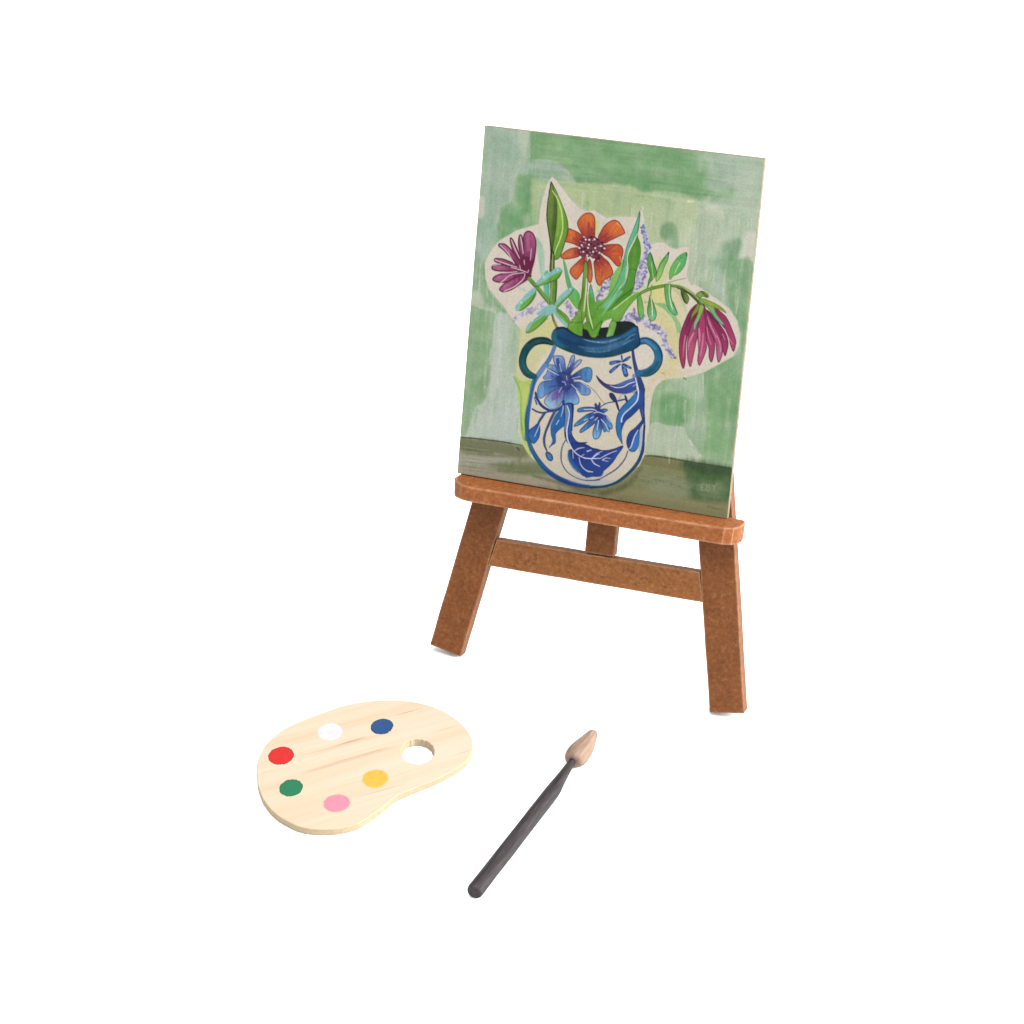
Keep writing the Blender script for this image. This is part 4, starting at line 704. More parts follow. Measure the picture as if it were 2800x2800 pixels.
["s",[3256,2698,3414,2807,3538,2984],[0.195,0.216,0.173],[222,200,170],0.85,0.1,0],
["p",[2679,2437,2820,2354,3017,2304,3160,2389,3303,2486,3339,2585,3230,2702,3216,2845,3129,2921,2984,2811,2824,2831,2717,2845,2652,2724,2664,2568],[104,32,52],0.9,0.189,None,0,None,None,1],
["d",[2873,2489,2969,2503,2820,2638,2984,2669,3040,2546,2880,2708,3142,2481,3097,2719,3186,2811,2754,2660,2930,2805,3244,2430,3296,2552,2953,2338,3118,2368],0.243,[60,15,32],0.9],
["d",[2819,2413,2909,2408,3040,2378,2731,2559,3212,2517,2897,2603,3078,2586,3033,2682,3195,2687,2786,2714,2894,2790,3070,2864,2678,2637,2717,2845,3310,2563,2910,2523],0.23,[232,215,215],0.95],
["d",[2690,2474,3000,2409,2820,2496,2761,2594,2961,2710,2713,2729,3160,2530,3117,2652,3007,2769,2957,2814,2870,2890,3179,2882,3253,2519,2765,2490],0.162,[190,140,155],0.9],
["p",[2849,2958,2916,2949,2925,3194,2942,3516,2967,4075,2779,4100,2853,3723,2870,3331],[110,132,50],1,0.12,[60,72,27],0.15,None,None,1],
["s",[2899,3132,2929,3518,2950,4035],[0.151,0.265,0.379],[210,212,165],0.85,0.1,0],
["s",[2873,3136,2875,3525,2838,3855],[0.173,0.195,0.195],[62,80,28],0.7,0.1,0],
["p",[2831,3017,2918,3005,2980,3664,3007,4152,2939,4430,2922,4746,2784,4766,2745,4592,2815,4089,2836,3572],[105,152,48],1,0.12,[57,83,26],0.15,None,None,1],
["s",[2933,3359,2945,3736,2936,4139],[0.325,0.455,0.325],[212,208,170],0.9,0.139,0],
["s",[2882,3566,2842,4130,2787,4541],[0.222,0.298,0.298],[72,108,32],0.6,0.116,0],
["p",[2976,3620,3067,4054,3184,4306,3321,4287,3358,4685,3295,4750,3202,4752,3090,4543,2992,4243],[100,158,45],1,0.139,[55,86,24],0.15,None,None,1],
["s",[2984,3664,3027,3993,3115,4316,3220,4570],[0.298,0.334,0.371,0.298],[205,222,150],0.95,0.1,0],
["p",[3213,4123,3524,3992,3421,4363,3358,4685,3271,4742,3204,4527],[98,158,48],1,0.232,None,0,None,None,1],
["s",[3404,4186,3562,3897,3828,3550],[0.389,0.65,0.78],[120,190,150],0.7,0.278,0],
["p",[2879,4528,2755,4455,2613,4430,2508,4310,2286,4183,2215,4171,2273,4297,2478,4494,2730,4684,2828,4737],[98,155,48],1,0.139,[53,85,26],0.15,None,None,1],
["p",[2739,4278,2838,4085,2916,4433,2899,4750,2730,4684,2640,4471],[102,160,48],1,0.186,[56,88,26],0.15,None,None,1],
["p",[1675,3660,2067,3317,2269,3224,2286,3288,2197,3456,1973,3575,1703,3712],[92,158,62],1,0.12,[50,86,34],0.15,[98,165,52],[1675,3660,2269,3224],1],
["p",[1660,3617,1797,3442,1974,3329,2125,3187,2253,3181,2272,3257,2072,3372,1898,3518,1688,3669],[122,182,172],1,0.232,None,0,None,None,1],
["p",[1638,3777,1674,3907,1575,4123,1402,4304,1288,4365,1216,4352,1296,4183,1510,3929],[92,158,62],1,0.12,[50,86,34],0.15,[98,165,52],[1638,3777,1575,4123],1],
["p",[1647,3742,1524,3815,1331,4043,1173,4268,1194,4367,1265,4368,1322,4203,1495,4021,1656,3842],[122,182,172],1,0.232,None,0,None,None,1],
["p",[2064,4326,1941,4523,1728,4779,1548,4883,1498,4856,1552,4668,1704,4511,1925,4345],[92,158,62],1,0.12,[50,86,34],0.15,[98,165,52],[2064,4326,1728,4779],1],
["p",[2016,4310,1793,4454,1616,4591,1502,4765,1498,4856,1564,4802,1665,4607,1842,4470],[122,182,172],1,0.232,None,0,None,None,1],
["p",[2611,3647,2554,3789,2364,4016,2238,4168,2162,4110,2308,3911,2477,3710],[92,158,62],1,0.12,[50,86,34],0.15,[98,165,52],[2611,3647,2364,4016],1],
["p",[2606,3592,2451,3680,2281,3870,2181,4063,2209,4104,2358,3949,2550,3744],[122,182,172],1,0.232,None,0,None,None,1],
["p",[2168,4177,2340,4266,2544,4440,2627,4585,2510,4579,2306,4405],[92,158,62],1,0.12,[50,86,34],0.15,[98,165,52],[2168,4177,2544,4440],1],
["p",[2223,4259,2376,4396,2527,4510,2629,4608,2486,4583,2283,4408,2178,4288],[122,182,172],1,0.232,None,0,None,None,1],
["p",[1911,4190,2091,4098,2236,4145,2203,4307,2068,4371,1812,4406,1739,4371],[125,182,175],1,0.325,None,0,None,None,1],
["d",[1742,4416,2176,3236,1845,3458,1638,4565,1318,4158,2542,3656],0.209,[190,222,215],0.8],
["s",[2276,3301,2129,3488,1861,3635],[0.222,0.334,0.222],[72,110,35],0.7,0.116,0],
["s",[1650,3910,1509,4177,1312,4357],[0.222,0.334,0.222],[72,110,35],0.7,0.116,0],
["s",[2028,4444,1792,4702,1571,4880],[0.222,0.334,0.222],[72,110,35],0.7,0.116,0],
["s",[2575,3763,2322,4066,2217,4193],[0.222,0.334,0.222],[72,110,35],0.7,0.116,0],
["s",[2136,4339,2196,4488,2280,4634],[0.519,0.65,0.714],[120,125,70],0.9,0.186,0],
["s",[2126,4363,2187,4512],[0.222,0.222],[40,50,25],0.8,0.1,0],
["p",[1854,5614,1848,6052,1738,6616,1715,7125,1881,7718,2246,8213,2723,8446,3227,8496,3674,8455,3917,8360],[207,197,176],0,0.14,None,0,None,None,1],
["p",[2299,5105,2146,5489,1835,5990,1756,6435,1714,6900,1731,7358,1715,7125,1775,7425,1887,7783,2071,8042,2317,8246,2607,8420,2957,8518,3298,8533,3633,8495,3882,8421,4264,8194,4530,7953,4700,7642,4756,7306,4742,6831,4688,6385,4624,5963,4528,5655,4606,5895,4434,5539,4360,5258,4233,4896,3874,4993,3429,5191,3177,5227,2705,5182],[207,197,176],1,0.15,None,0,None,None,1],
["s",[2276,5108,2165,5441,1960,5789,1818,6061,1774,6364,1739,6782,1737,7242,1747,7544],[0.974,1.103,1.169,1.299,1.039,1.039,1.039,1.039],[72,108,165],1,0.139,0],
["s",[1837,6012,1774,6364,1735,6782,1737,7242],[0.455,0.389,0.389,0.455],[32,72,125],0.9,0.139,0],
["s",[2086,5612,1921,5886],[0.974,1.103],[92,125,190],0.8,0.278,0],
["s",[1725,6728,1713,7060,1756,7340,1855,7678,2040,7958,2291,8206,2603,8377,2952,8463,3294,8489,3629,8456,3920,8393],[0.934,1.058,1.12,1.12,1.245,1.369,1.369,1.306,1.058,0.809,0.685],[38,82,150],1,0.133,0],
["s",[1692,6997,1760,7383,1885,7761,2095,8060,2293,8228],[0.435,0.435,0.498,0.685,0.311],[30,105,110],0.8,0.222,0],
["s",[2197,8177,2556,8362,2953,8474,3407,8493],[0.311,0.746,0.809,0.374],[38,48,135],0.9,0.222,0],
["s",[2947,8409,3284,8387,3620,8354,3909,8274],[0.311,1.245,1.555,1.245],[176,186,196],0.6,0.533,0.2],
["s",[3546,8432,3875,8345,4152,8190],[1.245,1.245,0.311],[175,186,196],0.6,0.533,0.2],
["s",[3506,8489,3815,8421,4116,8284,4363,8068,4562,7817,4683,7579,4727,7354],[0.622,0.56,0.685,0.809,0.871,0.871,0.685],[38,78,98],1,0.111,0],
["s",[3506,8489,3815,8425,4116,8284],[0.374,0.311,0.249],[28,50,110],0.9,0.1,0],
["s",[4683,7579,4738,7353,4733,7028,4719,6705,4670,6388,4626,6028,4562,5779,4496,5660],[0.746,0.809,0.56,0.498,0.498,0.746,1.369,1.369],[32,52,120],1,0.1,0],
["s",[4731,7006,4719,6705,4656,6282],[0.285,0.285,0.285],[22,30,75],0.9,0.1,0],
["s",[4639,6674,4661,7017,4662,7365],[0.56,0.934,0.498],[142,160,190],0.7,0.267,0.2],
["s",[4592,6285,4651,6474,4714,6701],[1.137,0.833,0.379],[70,80,155],1,0.108,0],
["s",[4245,4895,4304,5154,4400,5432,4490,5643,4579,5854],[0.65,0.844,1.103,1.428,1.623],[44,54,128],1,0.116,0],
["s",[4354,5550,4401,5678],[1.103,0.974],[95,110,165],0.8,0.232,0],
["s",[2209,5044,2064,5008,1900,5020,1740,5077,1609,5198,1516,5359,1473,5547,1501,5725,1596,5859,1720,5921,1816,5930],[0.974,1.704,1.866,1.947,2.029,2.029,1.947,2.029,2.029,1.785,1.299],[20,72,82],1,0.1,0],
["s",[2182,5003,2037,4967,1896,4970,1735,5021,1591,5132],[0.227,0.357,0.357,0.389,0.293],[10,32,36],0.8,0.116,0],
["s",[2213,5089,2047,5073,1906,5087,1770,5152],[0.325,0.421,0.421,0.325],[12,26,48],0.8,0.116,0],
["s",[1526,5335,1485,5545,1525,5733,1644,5864],[0.487,0.584,0.584,0.487],[34,98,108],0.6,0.232,0],
["s",[1665,5838,1817,5941],[0.487,0.487],[20,100,105],0.5,0.186,0],
["s",[4344,4763,4428,4684,4550,4645,4691,4680,4815,4774,4897,4918,4913,5072,4860,5236,4736,5366,4583,5444,4447,5464],[1.299,1.704,1.785,1.947,2.11,2.191,2.191,2.11,2.029,1.866,1.623],[32,98,138],1,0.1,0],
["s",[4375,4725,4505,4651,4647,4698,4819,4818],[0.487,0.812,0.812,0.487],[60,122,178],0.8,0.278,0],
["s",[4434,4628,4590,4584,4757,4649,4907,4783,4994,4971,4991,5172,4874,5379,4681,5508,4498,5512],[0.186,0.222,0.222,0.222,0.259,0.259,0.259,0.222,0.186],[14,40,58],0.9,0.1,0],
["s",[4895,5130,4779,5337,4607,5452],[0.812,1.137,0.974],[18,84,105],0.8,0.348,0],
["s",[4355,4751,4488,4709,4629,4745,4776,4846],[0.149,0.186,0.186,0.186],[26,52,110],0.7,0.1,0],
["p",[2240,4707,2280,4634,2441,4600,2560,4617,2660,4693,2947,4765,2950,4540,3017,4509,3113,4540,3225,4749,3358,4685,3365,4505,3568,4454,3662,4463,3788,4334,3920,4271,4149,4262,4183,4613,3832,4797,3146,4894,2441,4859],[20,34,30],1,0.139,[11,18,16],0.15,None,None,0],
["p",[3726,4315,3894,4269,4064,4240,4192,4261,4253,4297,4284,4382,4045,4638,3753,4724,3693,4576,3769,4409],[20,36,32],1,0.12,[11,19,17],0.15,None,None,1],
["p",[2617,4475,2755,4455,2939,4430,2922,4746,2834,4804,2734,4728,2560,4617],[102,158,48],1,0.139,[56,86,26],0.15,None,None,1],
["p",[2952,4563,2985,4423,3100,4407,3209,4571,3331,4398,3417,4319,3388,4502,3315,4713,3250,4763,3154,4736,3073,4613],[98,155,45],1,0.139,[53,85,24],0.15,None,None,1],
["p",[3624,4340,3722,4271,3786,4340,3741,4592,3704,4686,3567,4706,3577,4570],[112,170,70],1,0.12,[61,93,38],0.15,None,None,1],
["s",[3641,4516,3587,4681],[0.487,0.325],[150,190,90],0.6,0.232,0],
["p",[2178,4806,2227,4698,2328,4650,2492,4638,2661,4704,2901,4772,3136,4795,3366,4762,3636,4679,3925,4560,4105,4468,4227,4362,4316,4327,4367,4498,4424,4735,4323,4872,4083,5007,3750,5145,3455,5221,3178,5239,2826,5222,2516,5164,2297,5083,2179,4941],[20,66,112],1,0.12,[16,38,58],0.341,None,None,1],
["s",[2244,4752,2233,4889,2340,5032,2582,5110],[0.974,1.428,1.299,0.974],[28,100,120],0.8,0.464,0],
["s",[2536,5128,2940,5194,3405,5183,3813,5080,4208,4878],[0.78,1.103,1.103,1.103,0.78],[16,70,98],0.8,0.325,0],
["s",[2954,4832,3189,4855,3489,4835,3824,4709,4131,4554],[0.195,0.389,0.455,0.455,0.26],[120,160,190],0.7,0.186,0.4],
["s",[2878,5023,3206,5043,3572,4980,3882,4835,4144,4686],[0.26,0.844,1.428,1.494,0.65],[88,140,175],0.55,0.464,0.35],
["s",[3049,5111,3397,5095,3669,5022],[0.195,0.455,0.26],[118,160,185],0.6,0.186,0.4],
["s",[2326,4876,2685,4960,3037,4977],[0.65,0.974,0.65],[16,52,100],0.7,0.464,0],
["s",[3931,4654,4093,4542,4241,4410],[0.65,1.137,0.974],[30,92,150],0.8,0.348,0],
["s",[4050,4693,4156,4600,4274,4517],[0.149,0.222,0.149],[130,170,200],0.8,0.1,0.3],
["s",[4005,4823,4167,4710,4264,4641],[0.186,0.259,0.149],[110,155,190],0.7,0.1,0.3],
["s",[3022,4839,3257,4862,3602,4835,3824,4737],[0.186,0.186,0.222,0.186],[140,175,200],0.5,0.1,0.5],
["p",[2164,5589,2293,5576,2369,5644,2463,5766,2370,5780,2210,5701,2125,5680],[60,100,165],1,0.12,[58,72,110],0.2,[125,165,205],[2414,5751,2200,5600],1],
["p",[2261,5359,2364,5328,2481,5322,2546,5392,2598,5577,2614,5744,2544,5754,2432,5680,2329,5593,2272,5477],[58,72,160],1,0.12,[58,72,110],0.2,[130,150,210],[2552,5708,2380,5371],1],
["s",[2373,5428,2410,5570,2474,5629],[0.812,0.812,0.487],[42,46,140],0.8,0.232,0],
["p",[2735,5274,2792,5255,2816,5330,2798,5446,2721,5638,2651,5761,2610,5699,2653,5535,2696,5359],[38,44,128],1,0.12,[58,72,110],0.2,[120,148,205],[2668,5691,2761,5304],1],
["p",[2873,5378,2987,5339,2981,5408,2909,5509,2802,5626,2722,5774,2672,5736,2769,5518],[38,44,128],1,0.12,[58,72,110],0.2,[140,155,205],[2728,5705,2922,5394],1],
["p",[2150,5699,2270,5715,2405,5775,2529,5847,2547,5913,2410,5956,2245,5969,2080,5970,2040,5919,2114,5818],[50,58,150],1,0.12,[58,72,110],0.2,[118,138,205],[2496,5875,2119,5874],1],
["p",[2942,5617,3074,5530,3188,5502,3275,5557,3292,5735,3245,5855,3154,5880,3033,5841,2870,5854,2730,5863,2747,5793,2834,5712],[40,40,120],1,0.12,[58,72,110],0.2,[78,128,195],[2751,5826,3182,5683],1],
["p",[2491,5916,2211,5957,2007,6055,1926,6204,1942,6385,2020,6464,2197,6324,2418,6154,2596,6036],[52,60,155],1,0.12,[58,72,110],0.2,[110,150,205],[2497,5983,2008,6329],1],
["p",[2556,6110,2374,6183,2199,6346,2120,6518,2200,6620,2348,6689,2484,6622,2608,6421,2634,6190],[80,68,158],1,0.12,[58,72,110],0.2,[150,188,212],[2562,6178,2270,6609],1],
["p",[2651,6119,2830,6024,2939,6190,3018,6337,2987,6455,2803,6501,2651,6506,2623,6328],[50,64,155],1,0.12,[58,72,110],0.2,[125,165,215],[2676,6138,2800,6461],1],
["p",[2726,5915,3005,5885,3200,5969,3293,6091,3243,6189,3082,6213,2933,6122,2784,6031],[40,42,125],1,0.12,[58,72,110],0.2,[120,155,212],[2777,5964,3218,6170],1],
["p",[2356,6254,2467,6169,2526,6297,2398,6453,2301,6422],[110,62,150],0.6,0.464,None,0,None,None,1],
["p",[2724,6154,2859,6088,2831,6297,2720,6359],[95,75,160],0.5,0.464,None,0,None,None,1],
["p",[2407,5769,2588,5697,2784,5782,2822,5935,2701,6157,2534,6136,2402,5974],[36,38,118],0.85,0.371,None,0,None,None,1],
["s",[2506,5823,2395,5635],[0.78,0.26],[44,48,140],0.7,0.232,0.2],
["s",[2641,5757,2717,5565],[0.78,0.26],[44,48,140],0.7,0.232,0.2],
["s",[2721,5859,2993,5762],[0.78,0.26],[44,48,140],0.7,0.232,0.2],
["s",[2565,5950,2250,5860],[0.78,0.26],[44,48,140],0.7,0.232,0.2],
["s",[2600,6081,2428,6266],[0.78,0.26],[44,48,140],0.7,0.232,0.2],
["s",[2668,6048,2711,6269],[0.78,0.26],[44,48,140],0.7,0.232,0.2],
["s",[2777,5964,3019,6041],[0.78,0.26],[44,48,140],0.7,0.232,0.2],
["s",[2526,6047,2228,6137],[0.78,0.26],[44,48,140],0.7,0.232,0.2],
["s",[2433,5538,2496,5711],[0.186,0.259,0.186],[200,200,225],0.85,0.1,0],
["s",[2633,5804,2665,5890],[0.186,0.259,0.186],[200,200,225],0.85,0.1,0],
["s",[2789,5837,2993,5762],[0.186,0.259,0.186],[200,200,225],0.85,0.1,0],
["s",[2599,5945,2642,6029],[0.186,0.259,0.186],[200,200,225],0.85,0.1,0],
["s",[2843,5909,3005,5885,3250,6007],[0.186,0.259,0.186],[200,200,225],0.85,0.1,0],
["s",[2779,5986,2906,6081,3034,6198],[0.186,0.259,0.186],[200,200,225],0.85,0.1,0],
["s",[2473,6237,2543,6101],[0.186,0.259,0.186],[200,200,225],0.85,0.1,0],
["s",[2140,5694,2288,5764,2434,5810],[0.186,0.259,0.186],[200,200,225],0.85,0.1,0],
["s",[2258,5950,2072,5989],[0.186,0.259,0.186],[200,200,225],0.85,0.1,0],
["s",[2541,5954,2578,5971],[0.186,0.259,0.186],[200,200,225],0.85,0.1,0],
["s",[2671,5572,2707,5453],[0.186,0.259,0.186],[200,200,225],0.85,0.1,0],
["s",[2833,5548,2915,5423],[0.186,0.259,0.186],[200,200,225],0.85,0.1,0],
["s",[2177,6624,2325,6692],[0.186,0.259,0.186],[200,200,225],0.85,0.1,0],
["s",[3197,5947,3396,6076,3551,6234,3679,6350],[0.186,0.186,0.186,0.149],[110,100,90],0.8,0.1,0],
["s",[1882,6337,1937,6489,2060,6630,2234,6711,2427,6708,2606,6561,2622,6438],[0.568,0.795,0.757,0.682,0.568,0.757,0.644],[34,52,132],1,0.1,0],
["s",[1865,6459,1935,6622],[0.379,0.379],[38,46,130],0.8,0.1,0],
["s",[1866,6473,1972,6577],[0.13,0.13],[190,195,215],0.8,0.1,0],
["s",[1836,6758,1965,6805,2104,6810,2266,6759,2428,6721],[0.455,0.493,0.493,0.417,0.302],[62,72,120],1,0.1,0],
["s",[2160,6815,2089,6946,2030,7063,2023,7144],[0.644,0.682,0.606,0.455],[58,66,120],1,0.1,0],
["p",[2005,7093,2064,7138,2086,7308,2054,7488,1941,7627,1821,7525,1770,7425,1801,7299,1916,7187],[38,92,175],1,0.12,[34,48,130],0.227,[36,60,150],[1916,7496,2025,7170],1],
["s",[2056,7126,2008,7281,1952,7437],[0.152,0.173,0.195],[205,212,232],0.95,0.1,0],
["s",[2415,6736,2348,6907,2283,7104,2229,7273,2204,7464,2232,7621,2299,7745],[0.644,0.72,0.682,0.644,0.682,0.606,0.417],[70,78,125],1,0.1,0],
["s",[2382,6821,2294,7075,2220,7328,2218,7543],[0.173,0.173,0.173,0.173],[36,44,110],0.8,0.1,0],
["p",[2315,7769,2416,7807,2472,7892,2458,7975,2376,7988,2300,7906,2278,7816],[70,112,180],1,0.12,[30,48,120],0.341,None,None,1],
["p",[2579,6565,2674,6550,2746,6739,2716,7010,2579,7165,2493,7285,2504,7404,2501,7525,2424,7591,2348,7670,2406,7553,2425,7457,2370,7304,2351,7093,2416,6896,2511,6722],[36,86,172],1,0.12,[34,52,135],0.2,None,None,1],
["s",[2470,6728,2407,6951,2385,7168],[0.379,0.455,0.379],[60,100,180],0.5,0.189,0],
["s",[2620,6559,2618,6692,2589,6830],[0.216,0.216,0.13],[200,210,235],0.9,0.1,0],
["s",[2543,6930,2509,7002,2479,7060],[0.216,0.216,0.13],[200,210,235],0.9,0.1,0],
["p",[2657,6513,2872,6467,2898,6742,2895,7009,2898,7195,2979,7329,3096,7405,3285,7375,3314,7384,3263,7432,3433,7485,3709,7521,3724,7679,3322,7770,2982,7663,2887,7518,2766,7403,2703,7172,2688,6854],[36,50,145],1,0.12,[19,27,79],0.15,None,None,1],
["p",[2660,6552,2742,6540,2783,6840,2771,7162,2738,7247,2699,7120,2702,6852],[105,135,175],0.9,0.12,None,0,None,None,1],
["s",[2795,6519,2842,6884,2846,7230],[0.757,0.568,0.455],[44,92,165],0.8,0.162,0],
["s",[2853,6483,2884,6744,2900,7142],[0.346,0.346,0.259],[26,34,92],0.8,0.1,0],
["s",[2728,6542,2791,6705,2790,6919,2771,7162,2804,7370,2903,7542,3010,7659,3183,7752,3377,7774,3606,7731],[0.216,0.259,0.259,0.302,0.346,0.346,0.346,0.346,0.325,0.216],[215,216,232],1,0.1,0],
["s",[2734,7207,2791,7372,2889,7544],[0.259,0.259,0.216],[18,24,60],0.8,0.1,0],
["p",[2922,7459,3099,7431,3290,7427,3474,7492,3654,7516,3724,7679,3753,8128,3500,8209,3264,8181,3076,8077,2939,7938,2871,7801,2870,7641,2936,7604],[36,44,138],1,0.12,[19,24,75],0.15,None,None,1],
["p",[3266,7458,3475,7505,3681,7512,3856,7484,4026,7417,4168,7335,4240,7317,4215,7401,4121,7562,4018,7765,3860,7964,3684,8126,3502,8223,3339,8249,3236,8024,3199,7629],[38,46,145],1,0.12,[30,34,100],0.2,None,None,1],
["s",[2874,7680,2902,7837,2983,7971,3119,8097,3333,8183,3525,8179],[0.568,0.946,1.137,1.137,0.946,0.757],[42,88,172],0.8,0.271,0.2],
["s",[3329,8143,3596,8060,3848,7832,4019,7631,4148,7411],[1.137,1.326,0.946,0.757,0.379],[42,78,175],0.6,0.406,0.2],
["p",[3061,7919,3257,8101,3497,8170,3769,8152,3736,7810],[38,52,148],1,0.271,None,0,None,None,1],
["p",[3230,7958,3716,7880,3949,7749,3831,7942,3654,8091,3417,8203,3254,8223],[38,52,150],1,0.271,None,0,None,None,1],
["s",[3296,7787,3458,7761,3620,7733],[0.195,0.238,0.152],[205,208,232],0.9,0.1,0],
["s",[3472,7759,3582,7621,3724,7532],[0.195,0.238,0.152],[205,208,232],0.9,0.1,0],
["s",[3687,7724,3866,7589,4085,7461],[0.195,0.238,0.152],[205,208,232],0.9,0.1,0],
["s",[3461,7787,3537,7869,3693,7924],[0.195,0.238,0.152],[205,208,232],0.9,0.1,0],
["s",[3745,7755,3834,7688,3943,7684],[0.195,0.238,0.152],[205,208,232],0.9,0.1,0],
["s",[3745,7755,3896,7764],[0.195,0.238,0.152],[205,208,232],0.9,0.1,0],
["s",[3333,7594,3438,7544],[0.195,0.238,0.152],[205,208,232],0.9,0.1,0],
["s",[3322,8064,3408,8104,3530,8091],[0.195,0.238,0.152],[205,208,232],0.9,0.1,0],
["s",[3008,7646,3111,7563,3257,7513],[0.195,0.302,0.173],[198,202,230],0.9,0.1,0],
["s",[3197,7749,3266,7685],[0.195,0.302,0.173],[198,202,230],0.9,0.1,0],
["s",[3145,7784,3202,7950,3322,8064,3517,8099],[0.195,0.302,0.173],[198,202,230],0.9,0.1,0],
["s",[2969,7665,2998,7835],[0.195,0.302,0.173],[198,202,230],0.9,0.1,0],
["s",[3334,7607,3439,7551],[0.195,0.302,0.173],[198,202,230],0.9,0.1,0],
["s",[3474,7785,3552,7880,3687,7925],[0.195,0.302,0.173],[198,202,230],0.9,0.1,0],
["s",[3498,7741,3585,7647,3657,7609],[0.195,0.302,0.173],[198,202,230],0.9,0.1,0],
["s",[2771,7162,2804,7370,2903,7542,3010,7659,3183,7752,3377,7774,3668,7725],[0.302,0.346,0.302,0.282,0.259,0.238,0.216],[212,214,232],0.95,0.1,0],
["s",[2753,7418,2687,7603,2681,7832,2725,8013,2866,8192,3068,8293,3293,8337,3537,8311,3720,8267],[0.302,0.389,0.389,0.302,0.302,0.259,0.259,0.259,0.259],[74,84,115],0.9,0.1,0],
["s",[2706,7506,2684,7711],[0.493,0.379],[130,150,175],0.5,0.162,0],
["s",[3347,8335,3550,8302,3748,8223,3926,8087,4103,7938,4236,7770,4328,7595,4366,7430],[0.259,0.259,0.259,0.302,0.346,0.346,0.302,0.302],[70,74,118],0.95,0.1,0],
["s",[3009,8249,3233,8293,3507,8275],[0.379,0.455,0.379],[160,178,195],0.4,0.189,0],
["p",[3574,6479,3294,6477,3065,6534,2989,6603,3029,6653,3190,6618,3396,6575,3539,6598],[36,52,140],1,0.12,[34,46,110],0.2,[70,110,185],[3532,6531,3023,6586],1],
["p",[3537,6576,3308,6634,3134,6774,2984,6934,2946,7031,3104,6961,3323,6791,3545,6665],[36,52,140],1,0.12,[34,46,110],0.2,[78,135,205],[3539,6598,2988,6979],1],
["p",[3543,6643,3367,6761,3199,6969,3105,7098,3123,7164,3256,7074,3428,6911,3597,6726],[36,52,140],1,0.12,[34,46,110],0.2,[78,135,205],[3545,6665,3142,7115],1],
["p",[3528,6736,3648,6763,3665,6943,3638,7152,3554,7256,3471,7246,3433,7092,3474,6904],[36,52,140],1,0.12,[34,46,110],0.2,[115,170,220],[3556,6777,3548,7189],1],
["p",[3595,6703,3721,6797,3851,6936,3848,7028,3788,7014,3721,7047,3663,6920],[36,52,140],1,0.12,[34,46,110],0.2,[78,135,205],[3623,6744,3788,7014],1],
["p",[3585,6591,3727,6615,3857,6754,3927,6879,3899,6952,3800,6899,3646,6741],[36,52,140],1,0.12,[34,46,110],0.2,[95,140,205],[3635,6629,3892,6884],1],
["p",[3535,6554,3643,6469,3760,6474,3741,6522,3631,6584],[36,52,140],1,0.12,[34,46,110],0.2,[78,135,205],[3555,6528,3737,6477],1],
["p",[3447,6363,3499,6423,3530,6509,3471,6495,3416,6413],[36,52,140],1,0.12,[34,46,110],0.2,[50,70,130],[3505,6490,3437,6387],1],
["p",[3536,6326,3569,6378,3542,6507,3503,6468],[36,52,140],1,0.12,[34,46,110],0.2,[50,70,130],[3528,6486,3550,6347],1],
["p",[3442,6568,3624,6517,3681,6622,3648,6763,3533,6781,3455,6702],[38,40,125],0.8,0.325,None,0,None,None,1],
["s",[3161,6565,3392,6530,3489,6561],[0.222,0.259,0.186],[205,210,232],0.9,0.1,0],
["s",[3424,6616,3537,6576,3727,6615],[0.222,0.259,0.186],[205,210,232],0.9,0.1,0],
["s",[3344,6765,3421,6707],[0.222,0.259,0.186],[205,210,232],0.9,0.1,0],
["s",[3464,6792,3526,6714],[0.222,0.259,0.186],[205,210,232],0.9,0.1,0],
["s",[3556,6777,3545,6916,3544,7029],[0.222,0.259,0.186],[205,210,232],0.9,0.1,0],
["s",[3623,6744,3750,6861,3834,7007],[0.222,0.259,0.186],[205,210,232],0.9,0.1,0],
["s",[3186,6834,3276,6786],[0.222,0.259,0.186],[205,210,232],0.9,0.1,0],
["s",[3754,6656,3859,6776],[0.222,0.259,0.186],[205,210,232],0.9,0.1,0],
["s",[3555,6469,3642,6377,3757,6307,3915,6256,4071,6193,4215,6139],[0.265,0.265,0.265,0.302,0.417,0.34],[56,66,120],1,0.1,0],
["p",[3775,6060,3855,6054,3931,6135,3973,6221,3915,6256,3843,6214,3775,6132],[38,50,105],1,0.12,[28,34,70],0.2,None,None,1],
["s",[3963,6262,4006,6361,4042,6448],[0.568,0.606,0.417],[34,48,110],1,0.1,0],
["s",[4175,6072,4219,6184],[0.493,0.644],[40,46,105],1,0.1,0],
["s",[4016,6175,4086,6059,4164,6034],[0.216,0.173,0.173],[125,130,170],0.8,0.1,0],
["s",[3988,5239,3875,5267,3741,5320],[0.487,0.812,0.974],[40,58,135],1,0.1,0],
["s",[4033,5233,4119,5164,4193,5103],[0.487,0.812,0.552],[40,58,135],1,0.1,0],
["s",[3961,5322,3844,5429,3749,5532],[0.487,0.812,0.812],[40,58,135],1,0.1,0],
["s",[4029,5312,4085,5416,4138,5543],[0.487,1.299,1.299],[40,58,135],1,0.1,0],
["s",[4062,5296,4159,5338,4242,5365],[0.487,0.746,0.584],[40,58,135],1,0.1,0],
["s",[3985,5094,4006,5192],[0.389,0.421],[40,58,135],1,0.1,0],
["s",[3853,5281,3752,5318],[0.389,0.487],[82,122,200],0.8,0.116,0],
["s",[3866,5414,3771,5518],[0.325,0.421],[82,122,200],0.8,0.116,0],
["s",[4086,5427,4129,5511],[0.584,0.65],[82,122,200],0.8,0.116,0],
["s",[4130,5163,4183,5116],[0.371,0.259],[82,122,200],0.8,0.116,0],
["s",[4159,5338,4206,5353],[0.334,0.259],[82,122,200],0.8,0.116,0],
